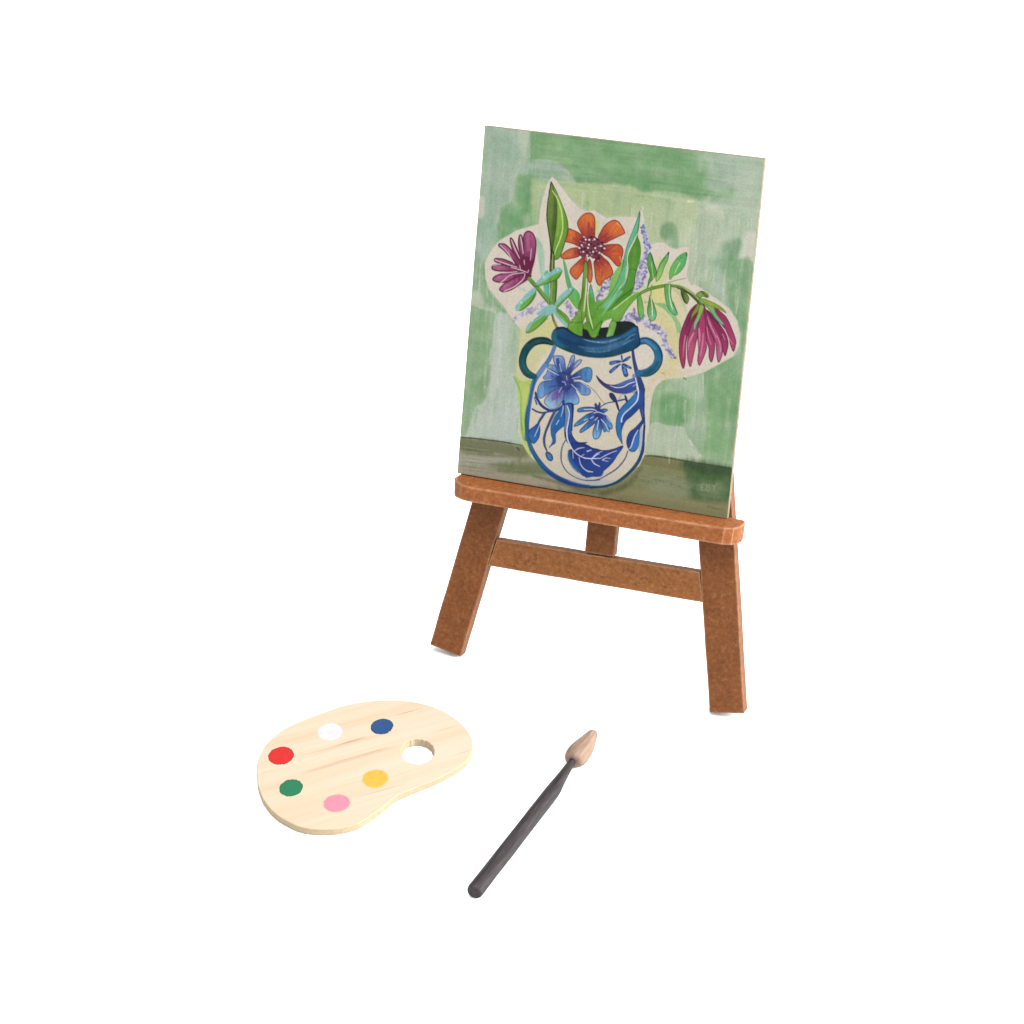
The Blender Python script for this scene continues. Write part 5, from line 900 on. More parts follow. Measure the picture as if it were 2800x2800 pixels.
["d",[3985,5217,4015,5280,3953,5357,4068,5351,4105,5379],0.139,[190,190,220],0.8],
["p",[3391,5675,3491,5751,3651,5840,3837,5846,3994,5789,4147,5699,4301,5620,4382,5619,4424,5815,4430,5882,4291,5992,3948,6033,3734,5974,3588,5906,3461,5800],[62,44,118],1,0.12,[60,50,110],0.2,[52,66,155],[3518,5781,4322,5718],1],
["s",[3953,5840,4129,5747,4316,5651],[0.487,0.812,0.65],[72,104,178],0.7,0.278,0],
["s",[3771,5879,3935,5899,4104,5851,4245,5752,4388,5686],[0.149,0.222,0.259,0.259,0.186],[215,212,232],0.95,0.1,0],
["s",[4342,5805,4417,5749],[0.186,0.186],[190,185,220],0.8,0.1,0],
["s",[3404,5685,3519,5792,3678,5881],[0.162,0.421,0.325],[50,30,80],0.6,0.139,0],
["p",[4423,5930,4601,5825,4652,6210,4567,6302,4496,6405,4376,6555,4253,6680,4187,6835,4164,7011,4214,7255,4186,7246,4060,7067,4007,6863,4007,6652,4046,6487,4137,6315,4307,6118],[38,58,148],1,0.12,[30,40,110],0.2,None,None,1],
["p",[4415,5984,4491,6077,4376,6279,4208,6489,4132,6685,4164,7011,4199,7244,4074,7065,4014,6862,4020,6649,4070,6457,4163,6298,4308,6131],[45,108,182],0.85,0.189,None,0,None,None,1],
["s",[4482,5842,4497,5998,4473,6159,4330,6352,4196,6504,4141,6631,4139,6724],[0.302,0.346,0.302,0.259,0.259,0.302,0.346],[208,216,235],1,0.1,0],
["s",[4268,6137,4353,6032,4427,5969],[0.173,0.216,0.13],[150,190,220],0.8,0.1,0],
["s",[4216,6014,4320,5972,4394,5908],[0.173,0.173,0.13],[206,200,190],0.8,0.1,0],
["s",[4193,6056,4348,5981],[0.173,0.173,0.13],[206,200,190],0.8,0.1,0],
["s",[4381,5591,4457,5782,4497,5956],[0.259,0.298,0.298],[212,216,235],0.95,0.1,0],
["p",[4583,6326,4662,6314,4698,6545,4664,6603,4609,6454],[58,68,150],1,0.12,[31,37,82],0.15,None,None,1],
["p",[4683,6521,4627,6635,4496,6814,4373,6939,4319,7079,4312,7213,4375,7375,4461,7428,4565,7385,4629,7216,4622,7005,4618,6821,4706,6623],[36,50,145],1,0.12,[30,38,105],0.2,None,None,1],
["p",[4587,6919,4630,7084,4608,7272,4538,7389,4433,7419,4443,7245,4505,7050],[46,104,185],0.9,0.135,None,0,None,None,1],
["s",[4575,6868,4503,7024,4465,7189,4436,7313,4388,7373],[0.195,0.259,0.302,0.259,0.173],[208,214,235],0.95,0.1,0]
]

scene = bpy.context.scene
col = scene.collection
for o in list(bpy.data.objects): bpy.data.objects.remove(o)
Mn = np.array(M); On = np.array(K_O) if 'K_O' in globals() else np.array(O)
def W(u, v, w):
    p = Mn @ np.array([u, v, w], float) - On
    return Vector((p[0]*MM, p[1]*MM, p[2]*MM))

# ------------------------------------------------------------------ helpers
def tag(o, label=None, cat=None, group=None, kind=None):
    if label: o['label'] = label
    if cat: o['category'] = cat
    if group: o['group'] = group
    if kind: o['kind'] = kind
    return o
def link(name, me, mat, parent=None):
    o = bpy.data.objects.new(name, me); col.objects.link(o)
    if mat: me.materials.append(mat)
    if parent:
        o.parent = parent
        o.matrix_parent_inverse = Matrix.Translation(parent.location).inverted()
    return o
def empty(name, loc):
    o = bpy.data.objects.new(name, None); o.location = loc; o.empty_display_size = .01
    col.objects.link(o); return o
def bevel(o, w, seg=2):
    m = o.modifiers.new('bevel', 'BEVEL'); m.width = w*MM; m.segments = seg; m.limit_method = 'ANGLE'; m.angle_limit = math.radians(35)
def smooth(me, ang=35):
    for p in me.polygons: p.use_smooth = True
    try: me.set_sharp_from_angle(angle=math.radians(ang))
    except Exception: pass
def prism(front, back):
    """closed solid between two matching rings of points"""
    bm = bmesh.new()
    a = [bm.verts.new(p) for p in front]; b = [bm.verts.new(p) for p in back]
    n = len(a)
    bm.faces.new(a); bm.faces.new(b[::-1])
    for i in range(n):
        bm.faces.new((a[i], b[i], b[(i+1) % n], a[(i+1) % n]))
    bmesh.ops.recalc_face_normals(bm, faces=bm.faces)
    me = bpy.data.meshes.new('m'); bm.to_mesh(me); bm.free(); return me
def jag(pts_fn, ring, d=.0):
    return [pts_fn(*p) for p in ring]
def slab(ring_uv, w1, w0, wob=0.12, seed=1, step=4.0):
    """flat board part in the easel frame: outline ring (u,v), from w0 (back) to w1 (front), slightly hand-cut edges"""
    rnd = random.Random(seed); out = []
    n = len(ring_uv)
    for i in range(n):
        p, q = ring_uv[i], ring_uv[(i+1) % n]
        L = math.hypot(q[0]-p[0], q[1]-p[1]); k = max(1, int(L/step))
        for j in range(k):
            t = j/k; nx, ny = (q[1]-p[1])/L, -(q[0]-p[0])/L
            d = rnd.uniform(-1, 1)*wob*(0 if j == 0 else 1)
            out.append((p[0]+(q[0]-p[0])*t+nx*d, p[1]+(q[1]-p[1])*t+ny*d))
    return prism([W(u, v, w1) for u, v in out], [W(u, v, w0) for u, v in out])

# ------------------------------------------------------------------ materials
def srgb(c):
    return tuple(((x/255)/12.92 if x/255 <= .04045 else ((x/255+.055)/1.055)**2.4) for x in c)
def newmat(name):
    m = bpy.data.materials.new(name); m.use_nodes = True
    nt = m.node_tree; b = nt.nodes['Principled BSDF']; return m, nt, b
def N(nt, t, **kw):
    n = nt.nodes.new(t)
    for k, v in kw.items():
        if k in n.inputs: n.inputs[k].default_value = v
        else: setattr(n, k, v)
    return n
def ramp(nt, fac, stops):
    r = nt.nodes.new('ShaderNodeValToRGB'); e = r.color_ramp.elements
    e[0].position, e[0].color = stops[0][0], (*stops[0][1], 1)
    e[1].position, e[1].color = stops[-1][0], (*stops[-1][1], 1)
    for p, c in stops[1:-1]:
        x = e.new(p); x.color = (*c, 1)
    nt.links.new(fac, r.inputs['Fac']); return r.outputs['Color']
def mix(nt, fac, a, b, mode='MIX'):
    m = nt.nodes.new('ShaderNodeMix'); m.data_type = 'RGBA'; m.blend_type = mode
    for s, v in ((m.inputs[0], fac), (m.inputs[6], a), (m.inputs[7], b)):
        if isinstance(v, (int, float)): s.default_value = v
        elif isinstance(v, tuple): s.default_value = (*v, 1) if len(v) == 3 else v
        else: nt.links.new(v, s)
    return m.outputs[2]
def coords(nt, scale):
    tc = nt.nodes.new('ShaderNodeTexCoord'); mp = nt.nodes.new('ShaderNodeMapping')
    mp.inputs['Scale'].default_value = scale
    nt.links.new(tc.outputs['Object'], mp.inputs['Vector']); return mp
def noise(nt, vec, scale, detail=3, rough=.6):
    n = nt.nodes.new('ShaderNodeTexNoise'); n.inputs['Scale'].default_value = scale
    n.inputs['Detail'].default_value = detail; n.inputs['Roughness'].default_value = rough
    nt.links.new(vec, n.inputs['Vector']); return n.outputs['Fac']
def edge_wear(nt, radius):
    """0..1 mask of the outer edges (rounded normal differs from the true one)"""
    bv = nt.nodes.new('ShaderNodeBevel'); bv.samples = 8; bv.inputs['Radius'].default_value = radius
    g = nt.nodes.new('ShaderNodeNewGeometry'); d = nt.nodes.new('ShaderNodeVectorMath'); d.operation = 'DOT_PRODUCT'
    nt.links.new(bv.outputs[0], d.inputs[0]); nt.links.new(g.outputs['Normal'], d.inputs[1])
    r = nt.nodes.new('ShaderNodeMapRange'); r.inputs[1].default_value = .999; r.inputs[2].default_value = .93
    r.inputs[3].default_value = 0; r.inputs[4].default_value = 1
    nt.links.new(d.outputs['Value'], r.inputs[0]); return r.outputs[0]
def fibreboard(name, dark, midc, light, edge, edge_amt=.55, rough=.55, sc=1.0, mottle=.5):
    m, nt, b = newmat(name)
    mp = coords(nt, (1, 1, 1))
    f1 = noise(nt, mp.outputs[0], 950*sc, 6, .78)
    c = ramp(nt, f1, [(.38, dark), (.48, midc), (.53, midc), (.63, light)])
    f2 = noise(nt, mp.outputs[0], 160*sc, 3, .6)
    c = mix(nt, .45, c, ramp(nt, f2, [(.3, tuple(x*.78 for x in midc)), (.7, tuple(min(1, x*1.22) for x in midc))]))
    # darker stain specks
    v = noise(nt, mp.outputs[0], 1250*sc, 3, .6)
    patch = noise(nt, mp.outputs[0], 260*sc, 4, .7)
    mul = nt.nodes.new('ShaderNodeMath'); mul.operation = 'MULTIPLY'
    s1 = nt.nodes.new('ShaderNodeMapRange'); s1.inputs[1].default_value = .50; s1.inputs[2].default_value = .60; nt.links.new(v, s1.inputs[0])
    s2 = nt.nodes.new('ShaderNodeMapRange'); s2.inputs[1].default_value = .47; s2.inputs[2].default_value = .62; s2.inputs[4].default_value = mottle; nt.links.new(patch, s2.inputs[0])
    nt.links.new(s1.outputs[0], mul.inputs[0]); nt.links.new(s2.outputs[0], mul.inputs[1])
    c = mix(nt, mul.outputs[0], c, tuple(x*.62 for x in dark))
    if edge_amt:
        w = edge_wear(nt, .0006)
        wn = noise(nt, mp.outputs[0], 420*sc, 3, .7)
        mr = nt.nodes.new('ShaderNodeMapRange'); mr.inputs[1].default_value = .42; mr.inputs[2].default_value = .62; mr.inputs[4].default_value = edge_amt
        mr.inputs[3].default_value = edge_amt*.45; nt.links.new(wn, mr.inputs[0])
        mm = nt.nodes.new('ShaderNodeMath'); mm.operation = 'MULTIPLY'
        nt.links.new(w, mm.inputs[0]); nt.links.new(mr.outputs[0], mm.inputs[1])
        c = mix(nt, mm.outputs[0], c, edge)
    nt.links.new(c, b.inputs['Base Color'])
    b.inputs['Roughness'].default_value = rough; b.inputs['Specular IOR Level'].default_value = .10
    bp = nt.nodes.new('ShaderNodeBump'); bp.inputs['Strength'].default_value = .35; bp.inputs['Distance'].default_value = .00008
    nt.links.new(f1, bp.inputs['Height']); nt.links.new(bp.outputs[0], b.inputs['Normal'])
    return m
LVL = 1.5        # light level: how much brighter than a white-card exposure the sweep is lit
def sc(c, k): return tuple(x*k/LVL for x in srgb(c))
KE = .50      # displayed tone -> albedo under this light
mdf = fibreboard('stained_fibreboard', sc((136, 74, 32), .50), sc((172, 102, 56), .50), sc((206, 144, 98), .50), sc((240, 198, 162), .75), .85, mottle=.35)
mdf_leg = fibreboard('stained_fibreboard_leg', sc((112, 62, 28), .47), sc((150, 90, 48), .47), sc((186, 128, 84), .47), sc((235, 188, 152), .7), .55, mottle=.3)
mdf_bar = fibreboard('stained_fibreboard_bar', sc((130, 78, 36), .50), sc((170, 108, 60), .50), sc((202, 144, 98), .50), sc((235, 188, 152), .7), .5, mottle=.6)
board_mat = fibreboard('raw_board', sc((170, 150, 122), .33), sc((208, 190, 162), .33), sc((228, 214, 190), .33), sc((230, 220, 200), .33), 0, .7, 1.0, .15)

# ------------------------------------------------------------------ easel
easel = empty('easel', (0, 0, 0))
tag(easel, 'small brown stained wooden tabletop easel holding a painting on its ledge', 'easel')
LT = 3.07
def leg_ring(side):
    if side < 0:
        o0, o1, i1, i0 = (-42.67, -47.04), (-34.42, -7.8), (-25.36, -7.5), (-33.97, -48.75)
    else:
        o0, o1, i1, i0 = (41.58, -48.70), (34.17, -5.44), (25.22, -6.91), (32.79, -50.28)
    def at(p, q, v):
        t = (v-p[1])/(q[1]-p[1]); return (p[0]+(q[0]-p[0])*t, v)
    return [o0, at(o0, o1, 82), at(i0, i1, 82), i0]
for s in (-1, 1):
    o = link('leg', slab(leg_ring(s), 0, -3.65, .05, 3+s), mdf_leg, easel); bevel(o, .22)
# ledge : plan outline (u,w); the top sags a little to the front left
plan = [(-37.0, 0.05), (-37.6, 2.6), (-37.8, 4.2), (-36.9, 6.0), (-34.6, 7.6), (-32.6, 8.25), (-20, 8.35), (-8, 8.25), (4, 8.35), (16, 8.25), (28, 8.4),
        (33.2, 8.35), (35.3, 7.4), (36.5, 5.6), (36.9, 3.4), (36.7, 1.2), (36.0, 0.05)]
def ledge_top(u, w):
    k = min(1, max(0, (35-u)/72)); a = .30+.17*(u+38)/70
    f = -1.0*k**.6
    return a+(f-a)*max(0, w-1.9)/6.4
rT = [W(u, ledge_top(u, w), w) for u, w in plan]
rB = [W(u*.995, -4.35-.45*(35-u)/72, w) for u, w in plan]
o = link('ledge', prism(rT, rB), mdf, easel); bevel(o, .38, 3)
# lower crossbar, butted between the legs
g = .03
o = link('crossbar', slab([(-26.31-.5, -15.72), (25.84+.5, -14.70), (27.50+.5, -22.25), (-28.04-.5, -22.98)], -.10, -LT+.1, .05, 8), mdf_bar, easel); bevel(o, .14)
# centre post standing on the crossbar
o = link('centre_post', slab([(-3.45, -14.95), (-3.3, 81), (4.2, 81), (4.25, -14.75)], -.22, -LT+.05, .05, 9), mdf_leg, easel); bevel(o, .22)
# upper rail behind the picture, tying the leg tops to the post
o = link('upper_rail', slab([(-19, 66), (-17, 73), (17, 73), (19, 66)], -LT-.05, -LT-2.6, .05, 10), mdf_leg, easel); bevel(o, .25)
# rear prop leg (behind the post)
def prop():
    top = W(-1.6, 66, -LT-2.75); foot = Vector((-13.0*MM, 41.5*MM, 0))
    d = (foot-top).normalized(); sx = Vector((1, 0, 0)); sx = (sx-d*sx.dot(d)).normalized(); nz = d.cross(sx)
    a = 2.3*MM; t = 1.3*MM
    r0 = [top+sx*a+nz*t, top-sx*a+nz*t, top-sx*a-nz*t, top+sx*a-nz*t]
    r1 = []
    for p in r0:
        k = (0-p.z)/d.z; r1.append(p+d*k)
    return prism(r0, r1)
o = link('rear_leg', prop(), mdf_leg, easel); bevel(o, .2)

# ------------------------------------------------------------------ painting
BW, BH = 70.0, 87.0
B0 = 0.25; BT = 1.65                       # gap to the legs, board thickness
TLc, TRc, BRc, BLc = (-37.89, 87.31), (31.57, 87.42), (32.25, .45), (-38.07, .28)
painting = empty('painting', tuple(W(-2.9, .3, 1)))
tag(painting, 'small rectangular painting of flowers in a blue and white vase, resting on the easel ledge', 'painting')
me = slab([TLc, TRc, BRc, BLc], B0+BT, B0, .03, 12, 6)
o = link('panel', me, board_mat, painting); bevel(o, .12, 2)

# -- the printed picture, rasterised from its brush marks into colours on a fine grid
GX, GY = 520, 646
xs = (np.arange(GX)+.5)/GX*BW; ys = (np.arange(GY)+.5)/GY*BH
cell = BW/GX
IMG = np.zeros((GY, GX, 3), np.float32)
def catmull(P, closed, k=5):
    P = np.asarray(P, float); n = len(P)
    if n < 3: return P, np.arange(n, dtype=float)
    out = []; par = []
    rng = range(n) if closed else range(n-1)
    for i in rng:
        p0 = P[(i-1) % n] if (closed or i > 0) else P[0]*2-P[1]
        p1 = P[i]; p2 = P[(i+1) % n]
        p3 = P[(i+2) % n] if (closed or i+2 < n) else P[-1]*2-P[-2]
        for j in range(k):
            t = j/k
            out.append(.5*((2*p1)+(-p0+p2)*t+(2*p0-5*p1+4*p2-p3)*t*t+(-p0+3*p1-3*p2+p3)*t**3)); par.append(i+t)
    if not closed: out.append(P[-1]); par.append(n-1)
    return np.array(out), np.array(par)
def window(x0, y0, x1, y1):
    a = max(0, int(x0/cell)-1); b = min(GX, int(x1/cell)+2); c = max(0, int(y0/cell)-1); d = min(GY, int(y1/cell)+2)
    return a, b, c, d
def segdist(X, Y, P, closed, Wd=None):
    best = np.full(X.shape, 1e9, np.float32); wid = np.zeros_like(best)
    n = len(P); R_ = range(n if closed else n-1)
    for i in R_:
        ax, ay = P[i]; bx, by = P[(i+1) % n]; dx, dy = bx-ax, by-ay; L = dx*dx+dy*dy+1e-9
        t = np.clip(((X-ax)*dx+(Y-ay)*dy)/L, 0, 1); d = np.hypot(X-ax-t*dx, Y-ay-t*dy)
        if Wd is not None:
            w = Wd[i]+(Wd[(i+1) % n]-Wd[i])*t; d2 = d-w
            m = d2 < best; best = np.where(m, d2, best)
        else:
            best = np.minimum(best, d)
    return best
def inside(X, Y, P):
    c = np.zeros(X.shape, bool); n = len(P)
    for i in range(n):
        ax, ay = P[i]; bx, by = P[(i+1) % n]
        if ay == by: continue
        c ^= ((ay > Y) != (by > Y)) & (X < (bx-ax)*(Y-ay)/(by-ay)+ax)
    return c
rs = np.random.RandomState(7)
def vnoise(fx, fy, seed):
    """smooth value noise over the picture, cells of fx by fy mm"""
    r = np.random.RandomState(seed); nx = int(BW/fx)+3; ny = int(BH/fy)+3; g = r.rand(ny, nx).astype(np.float32)
    u = xs/fx; v = ys/fy; iu = u.astype(int); iv = v.astype(int); fu = u-iu; fv = v-iv
    fu = fu*fu*(3-2*fu); fv = fv*fv*(3-2*fv)
    a = g[np.ix_(iv, iu)]; b = g[np.ix_(iv, iu+1)]; c = g[np.ix_(iv+1, iu)]; d = g[np.ix_(iv+1, iu+1)]
    return (a*(1-fu)+b*fu)*(1-fv)[:, None]+(c*(1-fu)+d*fu)*fv[:, None]
DRY = vnoise(.3, 3.2, 5)*.6+vnoise(.45, .6, 6)*.4
RAG = (vnoise(.9, 2.6, 8)-.5)*.7+(vnoise(.4, .9, 9)-.5)*.3
def comp(win, al, colr):
    a, b, c, d = win
    IMG[c:d, a:b] = IMG[c:d, a:b]*(1-al[..., None])+colr*al[..., None]
def streaks():
    s = (vnoise(.45, 9, 1)-.5)*.55+(vnoise(1.1, 16, 2)-.5)*.35+(vnoise(3, 5, 3)-.5)*.3
    return s
def lavender(P, Wd, n, seed, tone):
    r = random.Random(seed); C, par = catmull(np.array(P).reshape(-1, 2)/100., False, 8)
    Wd = np.interp(par, np.linspace(0, par[-1], len(Wd)), Wd)
    base = [((158, 156, 190), (128, 120, 168), (190, 186, 204), (104, 94, 148), (206, 200, 206)),
            ((172, 168, 196), (196, 192, 208), (145, 140, 178), (206, 200, 206), (156, 148, 184)),
            ((104, 102, 170), (158, 160, 196), (84, 84, 160), (196, 196, 212), (130, 130, 182)),
            ((190, 182, 196), (118, 104, 150), (206, 198, 204), (154, 144, 174), (214, 208, 208))][tone]
    for k in range(n):
        i = r.randrange(len(C)); rad = Wd[i]*.75
        x = C[i][0]+r.gauss(0, .55)*rad; y = C[i][1]+r.gauss(0, .55)*rad
        q = r.uniform(.28, .62); an = r.uniform(0, 3.14); dx, dy = math.cos(an)*q*.8, math.sin(an)*q*.8
        stroke(np.array([[x-dx, y-dy], [x+dx, y+dy]]), [q, q*.7], r.choice(base), r.uniform(.65, .95), .14, 0)
def stroke(P, Wd, colr, al, f, dry):
    C, par = catmull(P, False, 5)
    Wd = np.asarray(Wd, float)*.5
    Wv = np.interp(par, np.linspace(0, max(par[-1], 1e-6), len(Wd)), Wd) if len(Wd) > 1 else np.full(len(C), Wd[0])
    m = Wv.max()+f
    win = window(C[:, 0].min()-m, C[:, 1].min()-m, C[:, 0].max()+m, C[:, 1].max()+m); a, b, c, d = win
    if b <= a or d <= c: return
    X, Y = np.meshgrid(xs[a:b], ys[c:d])
    sd = segdist(X, Y, C, False, Wv)
    A = np.clip(.5-sd/f, 0, 1)*al
    if dry: A = A*np.clip(1-dry+dry*2.2*(DRY[c:d, a:b]-.25), 0, 1)
    comp(win, A, np.array(colr, np.float32))
for op in OPS:
    k = op[0]
    if k == 'bg':
        IMG[:] = op[1]
    elif k == 'bgc':                                 # strengthen the tonal range of the finished ground
        tb = np.clip((ys-76.6)/.6, 0, 1)[:, None, None]
        mean = (1-tb)*np.array([148, 172, 142.])+tb*np.array([122, 122, 88.])
        IMG[:] = mean+(IMG-mean)*((1-tb)*1.15+tb*1.35)+(1-tb)*np.array([7, 4, 6.])+tb*np.array([9, 7, 9.])
    elif k == 'p':
        _, pts, c1, al, f, olc, olw, c2, gr, sm = op
        P = np.array(pts, float).reshape(-1, 2)/100.
        if sm: P, _x = catmull(P, True, 4)
        m = f+(olw or 0)
        win = window(P[:, 0].min()-m, P[:, 1].min()-m, P[:, 0].max()+m, P[:, 1].max()+m); a, b, c, d = win
        if al == 0 or b <= a or d <= c: continue
        X, Y = np.meshgrid(xs[a:b], ys[c:d])
        sd = segdist(X, Y, P, True); ins = inside(X, Y, P); sd = np.where(ins, -sd, sd)
        if f > .5:                                   # broad wash: ragged, brushed edge
            A = np.clip(.5-(sd+RAG[c:d, a:b]*min(f, 2.5)*.8)/(f*1.35), 0, 1); A = A*A*(3-2*A)*al
            A = A*(.80+.4*DRY[c:d, a:b]).clip(0, 1)
        else:
            A = np.clip(.5-sd/f, 0, 1)*al
        cc = np.array(c1, np.float32)
        if c2:
            x0, y0, x1, y1 = [q/100. for q in gr]
            t = np.clip(((X-x0)*(x1-x0)+(Y-y0)*(y1-y0))/((x1-x0)**2+(y1-y0)**2+1e-9), 0, 1)
            t = np.clip(t+(DRY[c:d, a:b]-.5)*.5, 0, 1)[..., None]
            cc = cc*(1-t)+np.array(c2, np.float32)*t
        comp(win, A, cc)
        if olc:
            A2 = np.clip(.5-(np.abs(sd+olw*.3)-olw*.5)/.14, 0, 1)*.85*al
            comp(win, A2, np.array(olc, np.float32))
    elif k == 's':
        stroke(np.array(op[1], float).reshape(-1, 2)/100., op[2], op[3], op[4], op[5], op[6])
    elif k == 'd':
        P = np.array(op[1], float).reshape(-1, 2)/100.
        for x, y in P:
            stroke(np.array([[x-.02, y], [x+.02, y]]), [op[2]*2], op[3], op[4], .12, 0)
    elif k == 'l':
        lavender(op[1], op[2], op[3], op[4], op[5])
    if k == 'p' and len(op[1]) > 130 and op[3] == 1 and op[2][0] == 200 and not globals().get('_cut'):
        _cut = True
# overall brush streaks, print grain
st = streaks(); gw = np.clip((IMG[..., 1]-IMG[..., 0])/30., 0, 1)    # strongest in the green ground
hz = (vnoise(9, .5, 21)-.5)*.6+(vnoise(4, 1.2, 22)-.5)*.4
top = np.clip((15-ys)/4., 0, 1)[:, None]*np.clip((xs-12)/3, 0, 1)[None, :]; low = np.clip((ys-77)/3., 0, 1)[:, None]
hm_ = np.clip(top+low, 0, 1); st = st*(1-hm_)+hz*hm_
IMG *= (1+st*(.03+.09*gw))[..., None]
blot = vnoise(3.2, 3.2, 31)+vnoise(1.4, 1.4, 32)*.6-.8        # watery blotches in the ground colours
IMG += (blot*gw)[..., None]*np.array([24, 13, 20])
IMG *= (1+(rs.rand(GY, GX)-.5)*.035+(vnoise(.3, .3, 12)-.5)*.05)[..., None]
bm_ = np.clip((IMG[..., 2]-np.maximum(IMG[..., 0], IMG[..., 1])-30)/60., 0, 1); IMG[..., 1] += bm_*14; IMG[..., 0] -= bm_*4
lum = (IMG*np.array([.3, .59, .11])).sum(-1, keepdims=True); IMG = lum+(IMG-lum)*.87
IMG = np.clip(IMG, 0, 255)
lin = np.where(IMG/255 <= .04045, IMG/255/12.92, ((IMG/255+.055)/1.055)**2.4)
KP = 0.53
lin = lin*KP/LVL
# grid mesh, inset a hair so that the board's bare edge shows
uu = np.linspace(0, 1, GX); vv = np.linspace(0, 1, GY)
ins_ = .0016
U, V = np.meshgrid(ins_+uu*(1-2*ins_), ins_+vv*(1-2*ins_))
c4 = np.array([TLc, TRc, BRc, BLc])
uvp = (c4[0]*((1-U)*(1-V))[..., None]+c4[1]*(U*(1-V))[..., None]+c4[2]*(U*V)[..., None]+c4[3]*((1-U)*V)[..., None]).reshape(-1, 2)
pts3 = np.concatenate([uvp, np.full((len(uvp), 1), B0+BT+.03)], 1) @ Mn.T - On
pts3 *= MM
idx = np.arange(GX*GY).reshape(GY, GX)
quads = np.stack([idx[:-1, :-1], idx[1:, :-1], idx[1:, 1:], idx[:-1, 1:]], -1).reshape(-1, 4)
me = bpy.data.meshes.new('picture')
me.vertices.add(len(pts3)); me.vertices.foreach_set('co', pts3.astype(np.float32).ravel())
me.loops.add(quads.size); me.loops.foreach_set('vertex_index', quads.astype(np.int32).ravel())
me.polygons.add(len(quads)); me.polygons.foreach_set('loop_start', (np.arange(len(quads))*4).astype(np.int32))
try: me.polygons.foreach_set('loop_total', np.full(len(quads), 4, np.int32))
except Exception: pass
me.update(calc_edges=True)
at = me.color_attributes.new('paint', 'FLOAT_COLOR', 'POINT')
at.data.foreach_set('color', np.concatenate([lin.reshape(-1, 3), np.ones((GX*GY, 1))], 1).astype(np.float32).ravel())
pm, nt, b = newmat('printed_picture')
an = nt.nodes.new('ShaderNodeAttribute'); an.attribute_name = 'paint'
mp = coords(nt, (1, 1, 1)); gn = noise(nt, mp.outputs[0], 2600, 2, .6)
cg = ramp(nt, gn, [(.3, (.93, .93, .93)), (.7, (1.07, 1.07, 1.07))])
nt.links.new(mix(nt, 1.0, an.outputs['Color'], cg, 'MULTIPLY'), b.inputs['Base Color'])
b.inputs['Roughness'].default_value = .6; b.inputs['Specular IOR Level'].default_value = .06
bp = nt.nodes.new('ShaderNodeBump'); bp.inputs['Strength'].default_value = .15; bp.inputs['Distance'].default_value = .00004
nt.links.new(gn, bp.inputs['Height']); nt.links.new(bp.outputs[0], b.inputs['Normal'])
link('picture', me, pm, painting)

